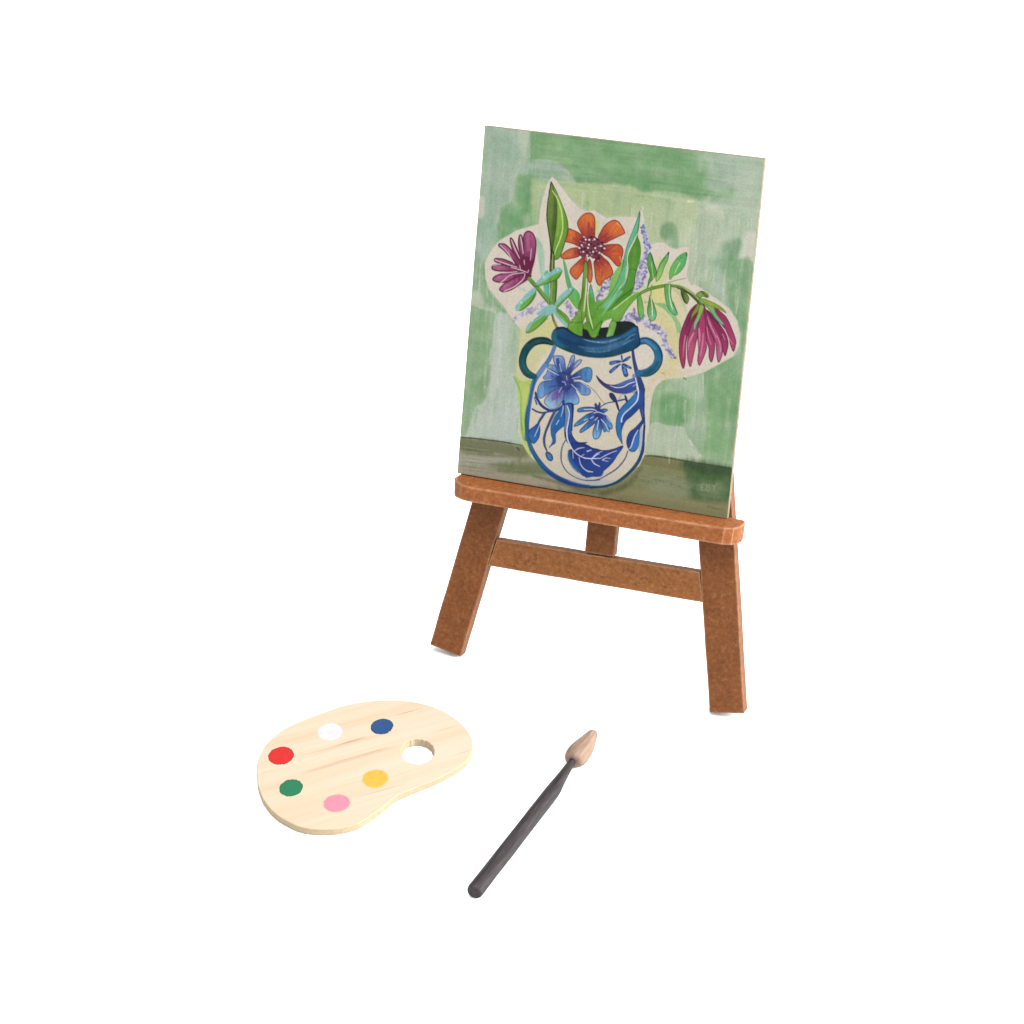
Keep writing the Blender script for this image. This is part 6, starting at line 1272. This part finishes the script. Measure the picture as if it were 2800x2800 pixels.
# ------------------------------------------------------------------ palette
def cat2(P, k=4): return catmull(P, True, k)[0]
def pine():
    m, nt, b = newmat('pale_pine')
    tc = nt.nodes.new('ShaderNodeTexCoord'); mp = nt.nodes.new('ShaderNodeMapping')
    mp.inputs['Rotation'].default_value = (0, 0, math.radians(GRAIN))
    nt.links.new(tc.outputs['Object'], mp.inputs['Vector'])
    mp2 = nt.nodes.new('ShaderNodeMapping'); mp2.inputs['Scale'].default_value = (38, 900, 300); nt.links.new(mp.outputs[0], mp2.inputs['Vector'])
    fine = noise(nt, mp2.outputs[0], 1.0, 4, .6)
    mp3 = nt.nodes.new('ShaderNodeMapping'); mp3.inputs['Scale'].default_value = (9, 130, 130); nt.links.new(mp.outputs[0], mp3.inputs['Vector'])
    broad = noise(nt, mp3.outputs[0], 1.0, 3, .5)
    KW = .43
    c = ramp(nt, fine, [(.25, sc((244, 212, 176), KW)), (.5, sc((251, 229, 200), KW)), (.8, sc((255, 238, 216), KW))])
    c = mix(nt, .5, c, ramp(nt, broad, [(.32, sc((242, 208, 168), KW)), (.55, sc((251, 229, 200), KW)), (.8, sc((255, 240, 218), KW))]))
    # a few resin-brown grain lines, broken up along their length
    sep = nt.nodes.new('ShaderNodeSeparateXYZ'); nt.links.new(mp.outputs[0], sep.inputs[0])
    wob = noise(nt, mp3.outputs[0], .35, 2, .5)
    for y0, x0, x1, wd, st_ in GRLINES:
        a = N(nt, 'ShaderNodeMath', operation='MULTIPLY_ADD'); nt.links.new(wob, a.inputs[0]); a.inputs[1].default_value = .003
        nt.links.new(sep.outputs['Y'], a.inputs[2])
        d = N(nt, 'ShaderNodeMath', operation='SUBTRACT'); nt.links.new(a.outputs[0], d.inputs[0]); d.inputs[1].default_value = y0+.0015
        ab = N(nt, 'ShaderNodeMath', operation='ABSOLUTE'); nt.links.new(d.outputs[0], ab.inputs[0])
        r = nt.nodes.new('ShaderNodeMapRange'); r.interpolation_type = 'SMOOTHSTEP'
        r.inputs[1].default_value = wd; r.inputs[2].default_value = wd*.15; r.inputs[3].default_value = 0; r.inputs[4].default_value = st_; nt.links.new(ab.outputs[0], r.inputs[0])
        e1 = nt.nodes.new('ShaderNodeMapRange'); e1.inputs[1].default_value = x0; e1.inputs[2].default_value = x0+.004; nt.links.new(sep.outputs['X'], e1.inputs[0])
        e2 = nt.nodes.new('ShaderNodeMapRange'); e2.inputs[1].default_value = x1; e2.inputs[2].default_value = x1-.004; nt.links.new(sep.outputs['X'], e2.inputs[0])
        m1 = N(nt, 'ShaderNodeMath', operation='MULTIPLY'); nt.links.new(e1.outputs[0], m1.inputs[0]); nt.links.new(e2.outputs[0], m1.inputs[1])
        m2 = N(nt, 'ShaderNodeMath', operation='MULTIPLY'); nt.links.new(m1.outputs[0], m2.inputs[0]); nt.links.new(r.outputs[0], m2.inputs[1])
        m3 = N(nt, 'ShaderNodeMath', operation='MULTIPLY'); m3.use_clamp = True; nt.links.new(m2.outputs[0], m3.inputs[0])
        rr = nt.nodes.new('ShaderNodeMapRange'); rr.inputs[1].default_value = .35; rr.inputs[2].default_value = .6; rr.inputs[3].default_value = .35; nt.links.new(fine, rr.inputs[0]); nt.links.new(rr.outputs[0], m3.inputs[1])
        c = mix(nt, m3.outputs[0], c, sc((196, 138, 96), KW))
    # sawn rim and hole wall: a little darker, end grain
    g = nt.nodes.new('ShaderNodeNewGeometry'); sz = nt.nodes.new('ShaderNodeSeparateXYZ'); nt.links.new(g.outputs['True Normal'], sz.inputs[0])
    az = N(nt, 'ShaderNodeMath', operation='ABSOLUTE'); nt.links.new(sz.outputs['Z'], az.inputs[0])
    rim = nt.nodes.new('ShaderNodeMapRange'); rim.inputs[1].default_value = .8; rim.inputs[2].default_value = .3; nt.links.new(az.outputs[0], rim.inputs[0])
    eg = noise(nt, tc.outputs['Object'], 1300, 4, .7)
    c = mix(nt, rim.outputs[0], c, ramp(nt, eg, [(.3, sc((222, 196, 156), KW)), (.6, sc((238, 216, 178), KW)), (.8, sc((248, 230, 198), KW))]))
    nt.links.new(c, b.inputs['Base Color']); b.inputs['Roughness'].default_value = .7; b.inputs['Specular IOR Level'].default_value = .2
    bp = nt.nodes.new('ShaderNodeBump'); bp.inputs['Strength'].default_value = .3; bp.inputs['Distance'].default_value = .0001
    nt.links.new(mix(nt, rim.outputs[0], fine, eg), bp.inputs['Height']); nt.links.new(bp.outputs[0], b.inputs['Normal'])
    return m
pal = np.array(PALETTE); hole = np.array(HOLE)
pc = pal.mean(0)
ptop = cat2(pal, 5); 
rnd = random.Random(4)
# slightly rough sawn edge
def rough(P, a, seed):
    r = random.Random(seed); n = len(P); c = P.mean(0); out = []
    f = [r.uniform(-1, 1) for _ in range(n)]
    for i in range(n):
        v = P[i]-c; v = v/np.linalg.norm(v); out.append(P[i]+v*a*(f[i]*.6+f[i-1]*.4))
    return np.array(out)
ptop = rough(ptop, .07, 2); hl = rough(cat2(hole, 2), .2, 3)
palette = empty('palette', (pc[0]*MM, pc[1]*MM, 0))
tag(palette, 'kidney shaped pale pine paint palette with thumb hole and six dots of paint', 'palette')
# grain direction and line positions in the palette's own plane
_g0, _g1 = np.array(GRL_A), np.array(GRL_B)
GRAIN = -math.degrees(math.atan2(_g1[1]-_g0[1], _g1[0]-_g0[0]))
def grain_xy(p):
    x, y = (p[0]-pc[0])*MM, (p[1]-pc[1])*MM; a = math.radians(GRAIN)
    return x*math.cos(a)-y*math.sin(a), x*math.sin(a)+y*math.cos(a)
GRLINES = []
for p, q, wd, st_ in GRL:
    a, b_ = grain_xy(p), grain_xy(q)
    GRLINES.append(((a[1]+b_[1])/2, min(a[0], b_[0]), max(a[0], b_[0]), wd*1.15*MM, min(1.1, st_*1.2)))
def ring_solid(outer, inner, z0, z1, ch):
    """plate with a hole: caps triangulated, walls, small chamfer on top"""
    bm = bmesh.new()
    def shrink(P, d):
        n = len(P); out = []
        for i in range(n):
            t = P[(i+1) % n]-P[i-1]; t = t/np.linalg.norm(t); out.append(P[i]+np.array([-t[1], t[0]])*d)
        return np.array(out)
    def area(P): return .5*sum(P[i-1][0]*P[i][1]-P[i][0]*P[i-1][1] for i in range(len(P)))
    if area(outer) < 0: outer = outer[::-1]
    if area(inner) > 0: inner = inner[::-1]
    levels = []
    for P in (outer, inner):
        Pt = shrink(P, ch)
        lv = []
        Pb = P if P is outer else P.mean(0)+(P-P.mean(0))*.925      # the thumb hole is drilled slightly conical
        for Q, z in ((Pb, z0), (P, z1-ch), (Pt, z1)):
            lv.append([bm.verts.new((q[0]*MM-pc[0]*MM, q[1]*MM-pc[1]*MM, z*MM)) for q in Q])
        n = len(P)
        for a, b_ in ((0, 1), (1, 2)):
            for i in range(n):
                j = (i+1) % n; bm.faces.new((lv[a][i], lv[a][j], lv[b_][j], lv[b_][i]))
        levels.append(lv)
    bm.verts.ensure_lookup_table()
    for li in (0, 2):
        es = []
        for lv in levels:
            r = lv[li]
            for i in range(len(r)):
                e = bm.edges.get((r[i], r[(i+1) % len(r)])); es.append(e)
        bmesh.ops.triangle_fill(bm, edges=es, use_beauty=True, use_dissolve=False)
    bmesh.ops.recalc_face_normals(bm, faces=bm.faces)
    me = bpy.data.meshes.new('board'); bm.to_mesh(me); bm.free(); return me
pinem = pine()
o = link('board', ring_solid(ptop, hl, 0.0, K_tk if 'K_tk' in globals() else TK, .12), pinem)
o.location = palette.location; o.parent = palette; o.matrix_parent_inverse = Matrix.Translation(palette.location).inverted()
def paint_mat(name, c, k=.42, soft=.12, rimk=1):
    m, nt, b = newmat(name)
    mp = coords(nt, (1, 1, 1)); f = noise(nt, mp.outputs[0], 700, 3, .6)
    cc = ramp(nt, f, [(.3, sc(tuple(x*.96 for x in c), k)), (.7, sc(tuple(min(255, x*1.02) for x in c), k))])
    # thickness of the paint, 0 at the bleeding rim: runs out along the wood grain
    ea = nt.nodes.new('ShaderNodeAttribute'); ea.attribute_name = 'film'
    tc2 = nt.nodes.new('ShaderNodeTexCoord'); g1 = nt.nodes.new('ShaderNodeMapping'); g1.inputs['Rotation'].default_value = (0, 0, math.radians(GRAIN))
    nt.links.new(tc2.outputs['Object'], g1.inputs['Vector']); g2 = nt.nodes.new('ShaderNodeMapping'); g2.inputs['Scale'].default_value = (500, 3600, 500); nt.links.new(g1.outputs[0], g2.inputs['Vector'])
    fr = noise(nt, g2.outputs[0], 1, 3, .7)
    ad = N(nt, 'ShaderNodeMath', operation='MULTIPLY_ADD'); nt.links.new(fr, ad.inputs[0]); ad.inputs[1].default_value = .9 if soft > .3 else .4; nt.links.new(ea.outputs['Fac'], ad.inputs[2])
    al = nt.nodes.new('ShaderNodeMapRange'); th_ = .74 if soft > .3 else .52; al.inputs[1].default_value = th_; al.inputs[2].default_value = th_+.04; nt.links.new(ad.outputs[0], al.inputs[0])
    nt.links.new(al.outputs[0], b.inputs['Alpha'])
    st = nt.nodes.new('ShaderNodeMapRange'); st.inputs[1].default_value = th_; st.inputs[2].default_value = th_+.06+soft*.6; st.inputs[3].default_value = 1-min(1, soft*1.7); nt.links.new(ad.outputs[0], st.inputs[0])
    cc = mix(nt, st.outputs[0], sc((250, 226, 194), .43), cc)     # thin paint soaked into the pine
    if rimk < 1:
        rm = nt.nodes.new('ShaderNodeMapRange'); rm.inputs[1].default_value = .55; rm.inputs[2].default_value = .72; nt.links.new(ea.outputs['Fac'], rm.inputs[0])
        cc = mix(nt, rm.outputs[0], sc(tuple(x*rimk for x in c), k), cc)
    nt.links.new(cc, b.inputs['Base Color']); b.inputs['Roughness'].default_value = .5; b.inputs['Specular IOR Level'].default_value = .15
    bp = nt.nodes.new('ShaderNodeBump'); bp.inputs['Strength'].default_value = .3; bp.inputs['Distance'].default_value = .0001
    nt.links.new(f, bp.inputs['Height']); nt.links.new(bp.outputs[0], b.inputs['Normal'])
    return m
DC = dict(blue=((40, 92, 160), .6, .06, .62), white=((253, 252, 253), .80, .2, .97), red=((240, 38, 36), .66, .08, .75),
          green=((36, 146, 98), .60, .16, .82), pink=((255, 162, 186), .62, .4, 1), yellow=((255, 208, 80), .62, .55, 1))
TKv = K_tk if 'K_tk' in globals() else TK
for k, (c, kk, soft, rimk) in DC.items():
    P = cat2(np.array(DOTS[k]), 3); P = rough(P, .10, len(k)*3+1)
    cen = P.mean(0); bm = bmesh.new(); rings = []; film = []
    for s_, z, fv in ((1.18, .010, 0), (1.08, .011, .2), (1.0, .013, .42), (.93, .016, .72), (.8, .020, 1), (.5, .022, 1)):
        rings.append([bm.verts.new(((cen[0]+(q[0]-cen[0])*s_)*MM, (cen[1]+(q[1]-cen[1])*s_)*MM, (TKv+z)*MM)) for q in P]); film += [fv]*len(P)
    cv_ = bm.verts.new((cen[0]*MM, cen[1]*MM, (TKv+.02)*MM)); film.append(1); n = len(P)
    for a in range(5):
        for i in range(n): bm.faces.new((rings[a][i], rings[a][(i+1) % n], rings[a+1][(i+1) % n], rings[a+1][i]))
    for i in range(n): bm.faces.new((rings[5][i], rings[5][(i+1) % n], cv_))
    bmesh.ops.recalc_face_normals(bm, faces=bm.faces)
    me = bpy.data.meshes.new('paint_dot'); bm.to_mesh(me); bm.free(); smooth(me, 60)
    fa = me.attributes.new('film', 'FLOAT', 'POINT'); fa.data.foreach_set('value', np.array(film, np.float32))
    o = link('paint_dot', me, paint_mat('paint_'+k, c, kk*{'red': .64, 'green': .62, 'blue': .6, 'yellow': .67, 'pink': .66, 'white': .52}[k], soft, rimk), palette)
    o['label'] = 'dot of %s paint' % k

# ------------------------------------------------------------------ paintbrush
ax = [Vector(p)*MM for p in BRUSH]
brush = empty('paintbrush', (ax[0].x, ax[0].y, 0))
tag(brush, 'tiny paintbrush with dark grey handle and pale tan almond shaped tip', 'paintbrush')
def tube(path, radii, nseg, seed=0, flute=0, wob=0, sq=None):
    bm = bmesh.new(); r = random.Random(seed); rings = []
    n = len(path)
    for i, (p, ra) in enumerate(zip(path, radii)):
        d = (path[min(i+1, n-1)]-path[max(i-1, 0)]).normalized()
        sx = d.cross(Vector((0, 0, 1))).normalized(); sz = sx.cross(d).normalized()
        ring = []
        for k in range(nseg):
            a = 2*math.pi*k/nseg
            rr = ra*(1+(flute[i] if flute else 0)*math.cos(a*11+i*.25)+r.uniform(-wob, wob))
            q = (sq[i] if sq else 1)
            ring.append(bm.verts.new(p+(sx*math.cos(a)*rr+sz*math.sin(a)*rr*q)*MM))
        rings.append(ring)
    for i in range(n-1):
        for k in range(nseg):
            bm.faces.new((rings[i][k], rings[i][(k+1) % nseg], rings[i+1][(k+1) % nseg], rings[i+1][k]))
    bm.faces.new(rings[0][::-1]); bm.faces.new(rings[-1])
    bmesh.ops.recalc_face_normals(bm, faces=bm.faces)
    me = bpy.data.meshes.new('t'); bm.to_mesh(me); bm.free(); smooth(me, 21 if nseg < 20 else 50); return me
butt, mid, neck, bulge, tip = ax
d1 = (mid-butt)
path = []; rad = []
for t, ra in ((0, 1.62), (.008, 1.82), (.02, 1.87), (.2, 1.82), (.4, 1.84), (.6, 1.83), (.8, 1.83), (.92, 1.82)):
    path.append(butt+d1*t); rad.append(ra)
d2 = (neck-mid)
for t, ra in ((0, 1.80), (.12, 1.72), (.3, 1.50), (.5, 1.28), (.7, 1.08), (.88, .93), (1.0, .86), (1.12, .84)):
    path.append(mid+d2*t); rad.append(ra)
hm, nt, b = newmat('dark_stained_wood')
mp = coords(nt, (1, 1, 1)); 
tc_ = nt.nodes.new('ShaderNodeTexCoord'); rt = nt.nodes.new('ShaderNodeMapping')
rt.inputs['Rotation'].default_value = (0, 0, -math.atan2(d1.y, d1.x)); nt.links.new(tc_.outputs['Object'], rt.inputs['Vector'])
r2 = nt.nodes.new('ShaderNodeMapping'); r2.inputs['Scale'].default_value = (160, 1500, 1500); nt.links.new(rt.outputs[0], r2.inputs['Vector'])
f = noise(nt, r2.outputs[0], 1, 4, .65)
nt.links.new(ramp(nt, f, [(.25, sc((40, 32, 34), .28)), (.5, sc((76, 66, 70), .28)), (.78, sc((112, 102, 105), .28))]), b.inputs['Base Color'])
b.inputs['Roughness'].default_value = .62; b.inputs['Specular IOR Level'].default_value = .2
bp = nt.nodes.new('ShaderNodeBump'); bp.inputs['Strength'].default_value = .5; bp.inputs['Distance'].default_value = .0001
nt.links.new(f, bp.inputs['Height']); nt.links.new(bp.outputs[0], b.inputs['Normal'])
link('handle', tube(path, rad, 16, 2, 0, .018), hm, brush)
# tip: almond, with brush-hair grooves that deepen to the point
d = (tip-bulge).normalized(); L = (tip-neck).length
tp = []; tr = []; fl = []; sq = []
for t, ra, g_ in ((.0, 1.0, 0), (-.01, 1.45, 0), (.005, 2.0, 0), (.05, 2.45, 0), (.12, 2.75, 0), (.21, 2.88, 0), (.31, 2.84, .004), (.42, 2.66, .014), (.54, 2.38, .026), (.66, 2.04, .04), (.78, 1.68, .055), (.87, 1.42, .06), (.94, 1.2, .06), (.985, .9, .05), (1.0, .5, 0)):
    base = neck+(tip-neck)*t
    base = base+(Vector((d.y, -d.x, 0)))*(math.sin(max(0, t)*math.pi)*.22*MM)
    tp.append(base); tr.append(ra); fl.append(g_); sq.append(.92)
tm, nt, b = newmat('tan_clay_tip')
tc_ = nt.nodes.new('ShaderNodeTexCoord'); rt = nt.nodes.new('ShaderNodeMapping')
rt.inputs['Rotation'].default_value = (0, 0, -math.atan2(d.y, d.x)); nt.links.new(tc_.outputs['Object'], rt.inputs['Vector'])
r2 = nt.nodes.new('ShaderNodeMapping'); r2.inputs['Scale'].default_value = (120, 900, 900); nt.links.new(rt.outputs[0], r2.inputs['Vector'])
f = noise(nt, r2.outputs[0], 1, 3, .6)
nt.links.new(ramp(nt, f, [(.3, sc((168, 132, 108), .42)), (.55, sc((194, 162, 140), .42)), (.8, sc((208, 180, 160), .42))]), b.inputs['Base Color'])
b.inputs['Roughness'].default_value = .65; b.inputs['Specular IOR Level'].default_value = .25
bp = nt.nodes.new('ShaderNodeBump'); bp.inputs['Strength'].default_value = .35; bp.inputs['Distance'].default_value = .00012
nt.links.new(f, bp.inputs['Height']); nt.links.new(bp.outputs[0], b.inputs['Normal'])
link('brush_tip', tube(tp, tr, 66, 5, fl, 0, sq), tm, brush)

# ------------------------------------------------------------------ surface they stand on
S_ = 6.0
me = bpy.data.meshes.new('tabletop')
me.from_pydata([(-S_, -S_, -.0002), (S_, -S_, -.0002), (S_, S_, -.0002), (-S_, S_, -.0002)], [], [(0, 1, 2, 3)])
fm, nt, b = newmat('white_paper'); b.inputs['Base Color'].default_value = (.80, .80, .80, 1); b.inputs['Roughness'].default_value = .9; b.inputs['Specular IOR Level'].default_value = .1
o = link('ground', me, fm); tag(o, 'plain white paper surface under the objects', None, None, 'structure')

# ------------------------------------------------------------------ light
world = bpy.data.worlds.new('World'); scene.world = world; world.use_nodes = True
bg = world.node_tree.nodes['Background']; bg.inputs['Color'].default_value = (1, 1, 1, 1); bg.inputs['Strength'].default_value = 1.0*LVL
def area(name, loc, target, size, power, colr=(1, 1, 1)):
    l = bpy.data.lights.new(name, 'AREA'); l.shape = 'SQUARE'; l.size = size; l.energy = power; l.color = colr
    o = bpy.data.objects.new(name, l); col.objects.link(o); o.location = loc
    o.rotation_euler = (Vector(target)-Vector(loc)).to_track_quat('-Z', 'Y').to_euler(); return o
area('side_softbox', (1.15, .12, .62), (0, 0, .04), .7, 38*LVL, (1, .985, .965))
area('overhead_softbox', (.15, -.42, 1.2), (0, -.03, .03), .8, 13*LVL)

# ------------------------------------------------------------------ camera
cd = bpy.data.cameras.new('camera'); cam = bpy.data.objects.new('camera', cd); col.objects.link(cam)
Cc = K_C; Rr = K_R; ff = K_f
m4 = Matrix(((Rr[0][0], Rr[0][1], Rr[0][2], Cc[0]*MM), (Rr[1][0], Rr[1][1], Rr[1][2], Cc[1]*MM), (Rr[2][0], Rr[2][1], Rr[2][2], Cc[2]*MM), (0, 0, 0, 1)))
cam.matrix_world = m4
cd.sensor_width = 36; cd.lens = ff/2800*36; cd.clip_start = .01; cd.clip_end = 100
scene.camera = cam
scene.view_settings.view_transform = 'Standard'; scene.view_settings.look = 'None'
scene.view_settings.exposure = 0; scene.view_settings.gamma = 1; scene.view_settings.use_curve_mapping = False
